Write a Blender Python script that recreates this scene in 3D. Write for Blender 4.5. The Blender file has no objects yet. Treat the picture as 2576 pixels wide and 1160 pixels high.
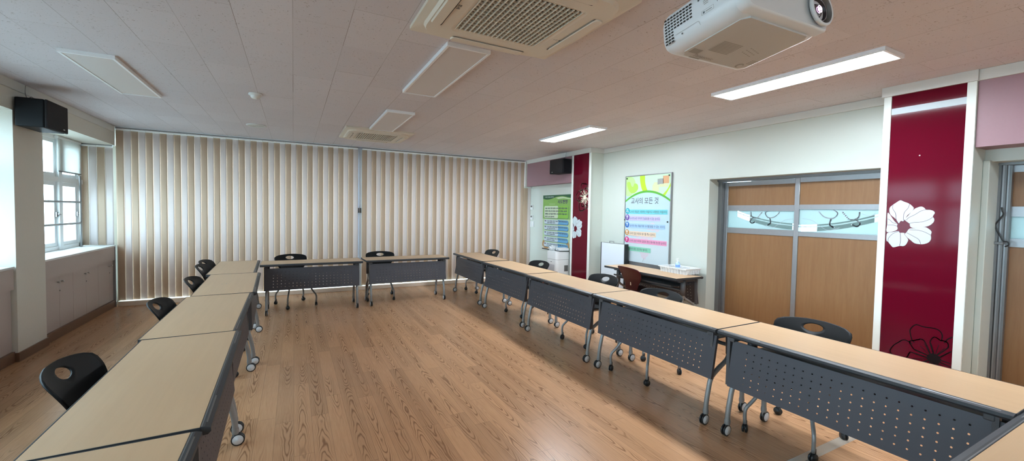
EXPOSURE = 1.22
LAMP = 29.5
BACK = 0.088
SKY = 6.2
SKY_COL = (0.66, 0.87, 1.07, 1)
FLOOR_A = (0.41, 0.205, 0.10, 1)
FLOOR_B = (0.61, 0.345, 0.19, 1)
FLOOR_D = (0.13, 0.052, 0.022, 1)
import bpy, bmesh, math, random
from mathutils import Vector, Matrix, geometry
random.seed(7)
PI = math.pi
S = bpy.context.scene
COL = S.collection

# ------------------------------------------------------------------ helpers
def lin(c):
    c = c / 255.0
    return c / 12.92 if c <= 0.04045 else ((c + 0.055) / 1.055) ** 2.4
def rgb(r, g, b):
    return (lin(r), lin(g), lin(b), 1.0)

def mat(name, col, rough=0.5, metal=0.0, spec=0.5, coat=0.0, noise=0.0, nscale=30.0, bump=0.0, bscale=200.0, coat_rough=0.05):
    m = bpy.data.materials.new(name); m.use_nodes = True
    nt = m.node_tree; b = nt.nodes['Principled BSDF']
    b.inputs['Base Color'].default_value = col
    b.inputs['Roughness'].default_value = rough
    b.inputs['Metallic'].default_value = metal
    b.inputs['Specular IOR Level'].default_value = spec
    b.inputs['Coat Weight'].default_value = coat
    b.inputs['Coat Roughness'].default_value = coat_rough
    tc = nt.nodes.new('ShaderNodeTexCoord')
    if noise > 0:
        n = nt.nodes.new('ShaderNodeTexNoise'); n.inputs['Scale'].default_value = nscale; n.inputs['Detail'].default_value = 4
        nt.links.new(tc.outputs['Object'], n.inputs['Vector'])
        mx = nt.nodes.new('ShaderNodeMix'); mx.data_type = 'RGBA'
        mx.inputs[6].default_value = tuple(max(0, c * (1 - noise)) for c in col[:3]) + (1,)
        mx.inputs[7].default_value = tuple(min(1, c * (1 + noise)) for c in col[:3]) + (1,)
        nt.links.new(n.outputs['Fac'], mx.inputs[0]); nt.links.new(mx.outputs[2], b.inputs['Base Color'])
    if bump > 0:
        n2 = nt.nodes.new('ShaderNodeTexNoise'); n2.inputs['Scale'].default_value = bscale
        nt.links.new(tc.outputs['Object'], n2.inputs['Vector'])
        bp = nt.nodes.new('ShaderNodeBump'); bp.inputs['Strength'].default_value = bump; bp.inputs['Distance'].default_value = 0.002
        nt.links.new(n2.outputs['Fac'], bp.inputs['Height']); nt.links.new(bp.outputs['Normal'], b.inputs['Normal'])
    return m

def emis(name, col, strength):
    m = bpy.data.materials.new(name); m.use_nodes = True
    nt = m.node_tree; b = nt.nodes['Principled BSDF']
    b.inputs['Base Color'].default_value = (0.8, 0.8, 0.8, 1)
    b.inputs['Emission Color'].default_value = col
    b.inputs['Emission Strength'].default_value = strength
    return m

class NT:
    """small wrapper for building node graphs"""
    def __init__(s, m):
        m.use_nodes = True; s.t = m.node_tree; s.b = s.t.nodes['Principled BSDF']
    def n(s, typ, **kw):
        nd = s.t.nodes.new(typ)
        for k, v in kw.items(): setattr(nd, k, v)
        return nd
    def l(s, a, b): s.t.links.new(a, b)
    def m(s, op, a, b=None, c=None):
        nd = s.t.nodes.new('ShaderNodeMath'); nd.operation = op
        for i, v in enumerate((a, b, c)):
            if v is None: continue
            if isinstance(v, (int, float)): nd.inputs[i].default_value = v
            else: s.t.links.new(v, nd.inputs[i])
        return nd.outputs[0]
    def mix(s, f, a, b):
        nd = s.t.nodes.new('ShaderNodeMix'); nd.data_type = 'RGBA'
        for i, v in ((0, f), (6, a), (7, b)):
            if isinstance(v, (int, float)): nd.inputs[i].default_value = v
            elif isinstance(v, tuple): nd.inputs[i].default_value = v
            else: s.t.links.new(v, nd.inputs[i])
        return nd.outputs[2]

class MB:
    """collects geometry in one bmesh and links it as ONE mesh object"""
    def __init__(s): s.bm = bmesh.new()
    def quad(s, vs, mi=0):
        f = s.bm.faces.new([s.bm.verts.new(v) for v in vs]); f.material_index = mi; return f
    def box(s, x0, x1, y0, y1, z0, z1, mi=0, bev=0.0, seg=2):
        vs = [s.bm.verts.new((x, y, z)) for z in (z0, z1) for y in (y0, y1) for x in (x0, x1)]
        fs = []
        for q in ((0, 2, 3, 1), (4, 5, 7, 6), (0, 1, 5, 4), (2, 6, 7, 3), (0, 4, 6, 2), (1, 3, 7, 5)):
            f = s.bm.faces.new([vs[i] for i in q]); f.material_index = mi; fs.append(f)
        if bev > 0:
            es = list({e for f in fs for e in f.edges})
            r = bmesh.ops.bevel(s.bm, geom=es, offset=bev, segments=seg, affect='EDGES', profile=0.5)
            for f in r['faces']: f.material_index = mi; f.smooth = True
        return s
    def prism(s, poly, axis, a, b, mi=0):
        """extrude a 2D polygon (other two axes in order) along axis from a to b"""
        def p(u, v, w):
            return {'x': (w, u, v), 'y': (u, w, v), 'z': (u, v, w)}[axis]
        A = [s.bm.verts.new(p(u, v, a)) for u, v in poly]; B = [s.bm.verts.new(p(u, v, b)) for u, v in poly]
        n = len(poly); fs = []
        for i in range(n):
            fs.append(s.bm.faces.new((A[i], A[(i + 1) % n], B[(i + 1) % n], B[i])))
        fs.append(s.bm.faces.new(A[::-1])); fs.append(s.bm.faces.new(B))
        for f in fs: f.material_index = mi
        bmesh.ops.recalc_face_normals(s.bm, faces=fs)
        return fs
    def tube(s, pts, r, n=10, mi=0, smooth_pts=0, cap=True, flat=1.0):
        pts = [Vector(p) for p in pts]
        if smooth_pts:
            P = [pts[0]] + pts + [pts[-1]]; out = []
            for i in range(1, len(P) - 2):
                for k in range(smooth_pts):
                    t = k / smooth_pts; a, b, c, d = P[i - 1], P[i], P[i + 1], P[i + 2]
                    out.append(0.5 * ((2 * b) + (c - a) * t + (2 * a - 5 * b + 4 * c - d) * t * t + (3 * b - a - 3 * c + d) * t ** 3))
            out.append(pts[-1]); pts = out
        rs = r if isinstance(r, (list, tuple)) else [r] * len(pts)
        if len(rs) != len(pts):
            rs = [rs[0] + (rs[-1] - rs[0]) * i / (len(pts) - 1) for i in range(len(pts))]
        t0 = (pts[1] - pts[0]).normalized()
        up = Vector((0, 0, 1)) if abs(t0.z) < 0.9 else Vector((1, 0, 0))
        u = t0.cross(up).normalized(); rings = []
        for i, p in enumerate(pts):
            t = (pts[min(i + 1, len(pts) - 1)] - pts[max(i - 1, 0)]).normalized()
            u = (u - t * u.dot(t)).normalized(); v = t.cross(u)
            rings.append([s.bm.verts.new(p + (u * math.cos(2 * PI * k / n) + v * math.sin(2 * PI * k / n) * flat) * rs[i]) for k in range(n)])
        for a, b in zip(rings, rings[1:]):
            for k in range(n):
                f = s.bm.faces.new((a[k], a[(k + 1) % n], b[(k + 1) % n], b[k])); f.smooth = True; f.material_index = mi
        if cap:
            for ring, rev in ((rings[0], True), (rings[-1], False)):
                f = s.bm.faces.new(ring[::-1] if rev else ring); f.material_index = mi
        return s
    def lathe(s, prof, origin, axis, n=24, mi=0, smooth=True):
        """prof: (radius, height) pairs along axis"""
        ax = Vector(axis).normalized(); o = Vector(origin)
        up = Vector((0, 0, 1)) if abs(ax.z) < 0.9 else Vector((1, 0, 0))
        u = ax.cross(up).normalized(); v = ax.cross(u); rings = []
        for r, h in prof:
            if r < 1e-6: rings.append([s.bm.verts.new(o + ax * h)])
            else: rings.append([s.bm.verts.new(o + ax * h + (u * math.cos(2 * PI * k / n) + v * math.sin(2 * PI * k / n)) * r) for k in range(n)])
        fs = []
        for a, b in zip(rings, rings[1:]):
            for k in range(n):
                if len(a) == 1 and len(b) == 1: continue
                if len(a) == 1: f = s.bm.faces.new((a[0], b[(k + 1) % n], b[k]))
                elif len(b) == 1: f = s.bm.faces.new((a[k], a[(k + 1) % n], b[0]))
                else: f = s.bm.faces.new((a[k], a[(k + 1) % n], b[(k + 1) % n], b[k]))
                f.smooth = smooth; f.material_index = mi; fs.append(f)
        bmesh.ops.recalc_face_normals(s.bm, faces=fs)
        return s
    def poly3(s, pts3, mi=0, tess=True):
        """flat polygon in space, triangulated"""
        vs = [s.bm.verts.new(p) for p in pts3]
        if len(vs) <= 4 or not tess:
            f = s.bm.faces.new(vs); f.material_index = mi; return
        for tri in geometry.tessellate_polygon([[Vector(p) for p in pts3]]):
            try:
                f = s.bm.faces.new([vs[i] for i in tri]); f.material_index = mi
            except ValueError: pass
    def build(s, name, mats, parent=None, loc=None, recalc=False, kind=None, smooth_angle=None):
        if recalc: bmesh.ops.recalc_face_normals(s.bm, faces=s.bm.faces[:])
        me = bpy.data.meshes.new(name); s.bm.to_mesh(me); s.bm.free()
        for m in (mats if isinstance(mats, (list, tuple)) else [mats]): me.materials.append(m)
        o = bpy.data.objects.new(name, me); COL.objects.link(o)
        if parent: o.parent = parent
        if loc: o.location = loc
        if kind: o['kind'] = kind
        return o

def tag(o, label, cat, group=None):
    o['label'] = label; o['category'] = cat
    if group: o['group'] = group
    return o
def thing(name, label, cat, loc=(0, 0, 0), rz=0.0, group=None):
    o = bpy.data.objects.new(name, None); COL.objects.link(o)
    o.empty_display_size = 0.1
    o.location = loc; o.rotation_euler = (0, 0, rz)
    return tag(o, label, cat, group)
def struct_root(name, loc=(0, 0, 0)):
    o = bpy.data.objects.new(name, None); COL.objects.link(o); o.location = loc; o['kind'] = 'structure'
    return o
def dup(root, loc, rz, label):
    r = root.copy(); COL.objects.link(r); r.location = loc; r.rotation_euler = (0, 0, rz); r['label'] = label
    for ch in list(root.children):
        c = ch.copy(); COL.objects.link(c); c.parent = r
        for g in list(ch.children):
            d = g.copy(); COL.objects.link(d); d.parent = c
    return r

def text_mesh(body, size, align='LEFT', bold=0.0):
    cu = bpy.data.curves.new('t', 'FONT'); cu.body = body; cu.size = size; cu.align_x = align; cu.offset = bold
    cu.resolution_u = 2
    ob = bpy.data.objects.new('t', cu); COL.objects.link(ob)
    dg = bpy.context.evaluated_depsgraph_get(); dg.update()
    me = bpy.data.meshes.new_from_object(ob.evaluated_get(dg))
    bpy.data.objects.remove(ob); bpy.data.curves.remove(cu)
    return me
class Face2D:
    """flat artwork on a plane: origin o, right r, up u, normal n; layer k lies k*0.4 mm proud"""
    def __init__(s, o, r, u):
        s.o = Vector(o); s.r = Vector(r).normalized(); s.u = Vector(u).normalized(); s.n = s.r.cross(s.u)
    def p(s, x, y, k=1): return s.o + s.r * x + s.u * y + s.n * (k * 0.0006)
    def text(s, mb, body, x, y, size, mi=0, k=2, align='LEFT', bold=0.0, width=None):
        me = text_mesh(body, size, align, bold)
        sx = 1.0
        if width and len(me.vertices):
            xs = [v.co.x for v in me.vertices]; w = max(xs) - min(xs); sx = width / w if w > 0 else 1
        vs = [mb.bm.verts.new(s.p(x + v.co.x * sx, y + v.co.y, k)) for v in me.vertices]
        for p in me.polygons:
            try:
                f = mb.bm.faces.new([vs[i] for i in p.vertices]); f.material_index = mi
            except ValueError: pass
        bpy.data.meshes.remove(me)
    def poly(s, mb, pts, mi=0, k=1): mb.poly3([s.p(x, y, k) for x, y in pts], mi)
    def rect(s, mb, x0, x1, y0, y1, mi=0, k=1): s.poly(mb, [(x0, y0), (x1, y0), (x1, y1), (x0, y1)], mi, k)
    def rrect(s, mb, x0, x1, y0, y1, r, mi=0, k=1):
        pts = []
        for cx, cy, a0 in ((x1 - r, y0 + r, -90), (x1 - r, y1 - r, 0), (x0 + r, y1 - r, 90), (x0 + r, y0 + r, 180)):
            for i in range(7):
                a = math.radians(a0 + i * 15); pts.append((cx + r * math.cos(a), cy + r * math.sin(a)))
        s.poly(mb, pts, mi, k)
    def disc(s, mb, cx, cy, r, mi=0, k=1, n=24, ry=None):
        s.poly(mb, [(cx + r * math.cos(2 * PI * i / n), cy + (ry or r) * math.sin(2 * PI * i / n)) for i in range(n)], mi, k)
    def line(s, mb, pts, w, mi=0, k=2, ok=None):
        for (x0, y0), (x1, y1) in zip(pts, pts[1:]):
            dx, dy = x1 - x0, y1 - y0; L = math.hypot(dx, dy)
            if L < 1e-6 or (ok and not (ok(x0, y0) and ok(x1, y1))): continue
            nx, ny = -dy / L * w / 2, dx / L * w / 2; ex, ey = dx / L * w * .3, dy / L * w * .3
            mb.quad([s.p(x0 - nx - ex, y0 - ny - ey, k), s.p(x1 - nx + ex, y1 - ny + ey, k), s.p(x1 + nx + ex, y1 + ny + ey, k), s.p(x0 + nx - ex, y0 + ny - ey, k)], mi)
def clip_min(pts, xmin):
    out = []
    for i in range(len(pts)):
        a, b = pts[i], pts[(i + 1) % len(pts)]
        if a[0] >= xmin: out.append(a)
        if (a[0] >= xmin) != (b[0] >= xmin):
            t = (xmin - a[0]) / (b[0] - a[0]); out.append((xmin, a[1] + t * (b[1] - a[1])))
    return out
def smooth_line(pts, n=5):
    P = [pts[0]] + list(pts) + [pts[-1]]; out = []
    for i in range(1, len(P) - 2):
        for k in range(n):
            t = k / n; r = []
            for j in (0, 1):
                a, b, c, d = P[i - 1][j], P[i][j], P[i + 1][j], P[i + 2][j]
                r.append(0.5 * (2 * b + (c - a) * t + (2 * a - 5 * b + 4 * c - d) * t * t + (3 * b - a - 3 * c + d) * t ** 3))
            out.append(tuple(r))
    out.append(tuple(pts[-1])); return out
def smooth_closed(pts, n=4):
    P = [pts[-1]] + list(pts) + [pts[0], pts[1]]; out = []
    for i in range(1, len(P) - 2):
        for k in range(n):
            t = k / n; r = []
            for j in (0, 1):
                a, b, c, d = P[i - 1][j], P[i][j], P[i + 1][j], P[i + 2][j]
                r.append(0.5 * (2 * b + (c - a) * t + (2 * a - 5 * b + 4 * c - d) * t * t + (3 * b - a - 3 * c + d) * t ** 3))
            out.append(tuple(r))
    return out

# ------------------------------------------------------------------ camera (fitted to the photograph)
CAM_H = 1.573
cd = bpy.data.cameras.new('camera'); cam = bpy.data.objects.new('camera', cd); COL.objects.link(cam)
M3 = Matrix(((0.8852517, 0.0008597, -0.4651114), (-0.4647652, 0.0402582, -0.8845183), (0.0179641, 0.9991889, 0.0360382)))
cam.matrix_world = Matrix.Translation((0, 0, CAM_H)) @ M3.to_4x4()
cd.sensor_width = 36.0; cd.lens = 14.609; cd.shift_y = -0.003963; cd.clip_start = 0.02
S.camera = cam
S.view_settings.view_transform = 'Standard'; S.view_settings.look = 'None'
S.view_settings.gamma = 1.0; S.view_settings.use_curve_mapping = False
S.view_settings.exposure = EXPOSURE
S.cycles.max_bounces = 10; S.cycles.diffuse_bounces = 6; S.cycles.transparent_max_bounces = 12
S.cycles.sample_clamp_indirect = 6.0; S.cycles.caustics_reflective = False; S.cycles.caustics_refractive = False
S.cycles.use_denoising = True
# ------------------------------------------------------------------ dimensions (metres)
YB = 8.46; CZ = 2.76; XL = -2.41; XP = 4.79; XW = 5.11; XF = 4.93; YF = -3.2; XO = -2.83

# ------------------------------------------------------------------ materials
M = {}
M['cream'] = mat('cream wall paint', (0.575, 0.61, 0.555, 1), 0.35, noise=0.02, nscale=3)
M['column'] = mat('beige wall paint', (0.67, 0.645, 0.575, 1), 0.6, noise=0.03, nscale=60, bump=0.15, bscale=400)
M['white_trim'] = mat('white trim', (0.76, 0.80, 0.76, 1), 0.4)
M['cornice'] = mat('cornice white', (0.66, 0.66, 0.63, 1), 0.55)
M['pink'] = mat('pink panel', (0.31, 0.175, 0.20, 1), 0.5, noise=0.03, nscale=80)
M['crimson'] = mat('crimson lacquer glass', (0.105, 0.003, 0.013, 1), 0.09, spec=0.13)
M['decal_white'] = mat('white decal', (0.55, 0.62, 0.66, 1), 0.4, spec=.2)
M['decal_beige'] = mat('beige decal', (0.90, 0.76, 0.60, 1), 0.5, spec=.2)
M['decal_black'] = mat('black decal', (0.010, 0.006, 0.008, 1), 0.5, spec=.15)
M['decal_vein'] = mat('dark vein', (0.10, 0.03, 0.06, 1), 0.4)
M['alu'] = mat('brushed aluminium', (0.33, 0.33, 0.335, 1), 0.35, metal=0.75, noise=0.06, nscale=25)
M['alu_dark'] = mat('dark aluminium', (0.20, 0.20, 0.20, 1), 0.4, metal=0.6)
M['sill_white'] = mat('white laminate sill', (0.74, 0.75, 0.74, 1), 0.3)
M['hanger'] = mat('white blind carriers', (0.92, 0.92, 0.91, 1), 0.5)
M['cabinet'] = mat('grey speckled laminate', (0.47, 0.40, 0.37, 1), 0.5, noise=0.10, nscale=160)
M['knob'] = mat('satin knob', (0.55, 0.54, 0.52, 1), 0.3, metal=0.8)
M['base_brown'] = mat('brown vinyl baseboard', (0.20, 0.11, 0.07, 1), 0.45, noise=0.1, nscale=20)
M['base_cream'] = mat('cream baseboard', (0.88, 0.74, 0.60, 1), 0.5)
M['upvc'] = mat('white window frame', (0.78, 0.80, 0.80, 1), 0.35)
M['edge'] = mat('dark grey edging', (0.055, 0.055, 0.06, 1), 0.42)
M['rail'] = mat('grey front rail', (0.030, 0.032, 0.036, 1), 0.5)
M['panel'] = mat('charcoal metal panel', (0.056, 0.053, 0.062, 1), 0.5, metal=0.15, noise=0.05, nscale=300)
M['sleeve'] = mat('dark grey sleeve', (0.07, 0.07, 0.075, 1), 0.45)
M['tube'] = mat('silver tube', (0.27, 0.265, 0.26, 1), 0.42, metal=0.35)
M['black'] = mat('black plastic', (0.012, 0.012, 0.013, 1), 0.4)
M['hub'] = mat('grey wheel hub', (0.62, 0.62, 0.63, 1), 0.35)
M['chair'] = mat('black chair plastic', (0.008, 0.009, 0.010, 1), 0.5, spec=0.22, bump=0.15, bscale=500)
M['maroon'] = mat('maroon chair plastic', (0.06, 0.008, 0.010, 1), 0.4, spec=.25)
M['white_plastic'] = mat('white plastic', (0.76, 0.77, 0.77, 1), 0.35)
M['ac'] = mat('ivory plastic', (0.70, 0.64, 0.55, 1), 0.5)
M['ac_dark'] = mat('dark slot', (0.05, 0.04, 0.035, 1), 0.6)
M['ac_inside'] = mat('grille cavity', (0.09, 0.075, 0.07, 1), 0.8)
M['diff_off'] = mat('opal diffuser', (0.62, 0.575, 0.565, 1), 0.4)
M['diff_on'] = emis('lit diffuser', (0.86, 0.965, 1.06, 1), LAMP)
M['lamp_frame'] = mat('white lamp frame', (0.86, 0.88, 0.92, 1), 0.3)
M['speaker'] = mat('black speaker cabinet', (0.007, 0.008, 0.010, 1), 0.5, spec=0.2)
M['grille'] = mat('speaker cloth', (0.012, 0.010, 0.012, 1), 0.9, bump=0.4, bscale=900)
M['proj'] = mat('white projector shell', (0.74, 0.76, 0.78, 1), 0.32)
M['proj_under'] = mat('projector base', (0.55, 0.55, 0.54, 1), 0.45)
M['ink'] = mat('print grey', (0.10, 0.11, 0.12, 1), 0.5)
M['ink_soft'] = mat('moulded lettering', (0.34, 0.33, 0.31, 1), 0.5)
M['lens_glass'] = mat('lens glass', (0.02, 0.015, 0.03, 1), 0.03, coat=1.0, spec=1.0)
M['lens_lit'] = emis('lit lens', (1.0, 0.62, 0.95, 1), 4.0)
M['lens_ring'] = mat('lens ring', (0.5, 0.48, 0.55, 1), 0.2, metal=0.7)
M['lens_hood'] = mat('lens hood', (0.13, 0.12, 0.105, 1), 0.5)
M['paper_white'] = mat('paper', (0.75, 0.80, 0.82, 1), 0.5)

# glass that lets daylight through
def glass(name, tint=(0.93, 0.98, 0.97, 1), refl=0.06):
    m = bpy.data.materials.new(name); m.use_nodes = True; nt = m.node_tree
    for n in list(nt.nodes):
        if n.type != 'OUTPUT_MATERIAL': nt.nodes.remove(n)
    out = nt.nodes['Material Output']
    tr = nt.nodes.new('ShaderNodeBsdfTransparent'); tr.inputs[0].default_value = tint
    gl = nt.nodes.new('ShaderNodeBsdfGlossy'); gl.inputs['Roughness'].default_value = 0.02
    fr = nt.nodes.new('ShaderNodeFresnel'); fr.inputs[0].default_value = 1.45
    mx = nt.nodes.new('ShaderNodeMixShader')
    ge = nt.nodes.new('ShaderNodeNewGeometry'); k1 = nt.nodes.new('ShaderNodeMath'); k1.operation = 'SUBTRACT'; k1.inputs[0].default_value = 1.0
    k2 = nt.nodes.new('ShaderNodeMath'); k2.operation = 'MULTIPLY'
    nt.links.new(ge.outputs['Backfacing'], k1.inputs[1]); nt.links.new(k1.outputs[0], k2.inputs[0]); nt.links.new(fr.outputs[0], k2.inputs[1])
    nt.links.new(k2.outputs[0], mx.inputs[0]); nt.links.new(tr.outputs[0], mx.inputs[1]); nt.links.new(gl.outputs[0], mx.inputs[2])
    nt.links.new(mx.outputs[0], out.inputs[0]); return m
M['glass'] = glass('window glass')
M['clear'] = glass('clear plastic', (0.86, 0.88, 0.88, 1))

# translucent materials
def transl(name, col, tcol, f):
    m = bpy.data.materials.new(name); m.use_nodes = True; nt = m.node_tree; b = nt.nodes['Principled BSDF']
    b.inputs['Base Color'].default_value = col; b.inputs['Roughness'].default_value = 0.7
    t = nt.nodes.new('ShaderNodeBsdfTranslucent'); t.inputs[0].default_value = tcol
    mx = nt.nodes.new('ShaderNodeMixShader'); mx.inputs[0].default_value = f
    nt.links.new(b.outputs[0], mx.inputs[1]); nt.links.new(t.outputs[0], mx.inputs[2])
    nt.links.new(mx.outputs[0], nt.nodes['Material Output'].inputs[0]); return m
M['slat_tan'] = transl('tan slat', (0.64, 0.49, 0.36, 1), (0.80, 0.58, 0.40, 1), BACK)
M['slat_ivory'] = transl('ivory slat', (0.86, 0.78, 0.755, 1), (0.90, 0.78, 0.72, 1), BACK * 1.3)
M['roller'] = transl('white roller cloth', (0.78, 0.79, 0.76, 1), (0.8, 0.8, 0.78, 1), 0.5)

# frosted door glass with a clear etched double arc, procedural
def frosted():
    m = bpy.data.materials.new('etched frosted glass'); nt = NT(m); t = nt.t
    tc = nt.n('ShaderNodeTexCoord'); sp = nt.n('ShaderNodeSeparateXYZ'); nt.l(tc.outputs['Object'], sp.inputs[0])
    y = sp.outputs[1]; z = sp.outputs[2]
    arc = nt.m('ADD', 0.028, nt.m('MULTIPLY', nt.m('POWER', nt.m('ABSOLUTE', y), 2.0), 0.235))
    d = nt.m('SUBTRACT', z, arc)                      # above the arc
    a = nt.m('LESS_THAN', nt.m('ABSOLUTE', nt.m('SUBTRACT', d, 0.0)), 0.024)
    b = nt.m('LESS_THAN', nt.m('ABSOLUTE', nt.m('SUBTRACT', d, 0.045)), 0.009)
    lim = nt.m('LESS_THAN', nt.m('ABSOLUTE', y), 0.80)
    mask = nt.m('MULTIPLY', nt.m('MINIMUM', nt.m('ADD', a, b), 1.0), lim)
    tl = nt.n('ShaderNodeBsdfTranslucent'); tl.inputs[0].default_value = (0.62, 0.78, 0.78, 1)
    nt.b.inputs['Base Color'].default_value = (0.62, 0.74, 0.72, 1); nt.b.inputs['Roughness'].default_value = 0.3
    m1 = nt.n('ShaderNodeMixShader'); m1.inputs[0].default_value = 0.55; nt.l(nt.b.outputs[0], m1.inputs[1]); nt.l(tl.outputs[0], m1.inputs[2])
    tr = nt.n('ShaderNodeBsdfTransparent'); tr.inputs[0].default_value = (0.90, 0.98, 0.98, 1)
    m2 = nt.n('ShaderNodeMixShader'); nt.l(mask, m2.inputs[0]); nt.l(m1.outputs[0], m2.inputs[1]); nt.l(tr.outputs[0], m2.inputs[2])
    nt.l(m2.outputs[0], t.nodes['Material Output'].inputs[0]); return m
M['frosted'] = frosted()

# maple laminate of the tables
def wood_top():
    m = bpy.data.materials.new('maple laminate'); nt = NT(m)
    tc = nt.n('ShaderNodeTexCoord'); oi = nt.n('ShaderNodeObjectInfo')
    mp = nt.n('ShaderNodeMapping'); mp.inputs['Scale'].default_value = (1.2, 22, 1)
    nt.l(tc.outputs['Object'], mp.inputs[0])
    ad = nt.n('ShaderNodeVectorMath', operation='ADD'); nt.l(mp.outputs[0], ad.inputs[0])
    cb = nt.n('ShaderNodeCombineXYZ'); nt.l(nt.m('MULTIPLY', oi.outputs['Random'], 40.0), cb.inputs[1]); nt.l(cb.outputs[0], ad.inputs[1])
    n1 = nt.n('ShaderNodeTexNoise'); n1.inputs['Scale'].default_value = 2.0; n1.inputs['Detail'].default_value = 6; nt.l(ad.outputs[0], n1.inputs['Vector'])
    mp2 = nt.n('ShaderNodeMapping'); mp2.inputs['Scale'].default_value = (0.8, 6, 1); nt.l(tc.outputs['Object'], mp2.inputs[0])
    n2 = nt.n('ShaderNodeTexNoise'); n2.inputs['Scale'].default_value = 1.5; nt.l(mp2.outputs[0], n2.inputs['Vector'])
    f = nt.m('ADD', nt.m('MULTIPLY', n1.outputs['Fac'], 0.6), nt.m('MULTIPLY', n2.outputs['Fac'], 0.4))
    c = nt.mix(f, (0.48, 0.30, 0.165, 1), (0.62, 0.41, 0.235, 1)); nt.l(c, nt.b.inputs['Base Color'])
    nt.b.inputs['Roughness'].default_value = 0.36; return m
M['maple'] = wood_top()

def door_wood():
    m = bpy.data.materials.new('honey oak veneer'); nt = NT(m)
    tc = nt.n('ShaderNodeTexCoord'); mp = nt.n('ShaderNodeMapping'); mp.inputs['Scale'].default_value = (10, 14, 0.9); nt.l(tc.outputs['Object'], mp.inputs[0])
    n1 = nt.n('ShaderNodeTexNoise'); n1.inputs['Scale'].default_value = 2.2; n1.inputs['Detail'].default_value = 7; n1.inputs['Distortion'].default_value = 0.6; nt.l(mp.outputs[0], n1.inputs['Vector'])
    mp2 = nt.n('ShaderNodeMapping'); mp2.inputs['Scale'].default_value = (10, 60, 3); nt.l(tc.outputs['Object'], mp2.inputs[0])
    n2 = nt.n('ShaderNodeTexNoise'); n2.inputs['Scale'].default_value = 4; n2.inputs['Detail'].default_value = 4; nt.l(mp2.outputs[0], n2.inputs['Vector'])
    f = nt.m('ADD', nt.m('MULTIPLY', n1.outputs['Fac'], 0.65), nt.m('MULTIPLY', n2.outputs['Fac'], 0.35))
    c = nt.mix(f, (0.18, 0.078, 0.025, 1), (0.32, 0.17, 0.072, 1)); nt.l(c, nt.b.inputs['Base Color'])
    nt.b.inputs['Roughness'].default_value = 0.4; return m
M['oak'] = door_wood()

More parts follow.
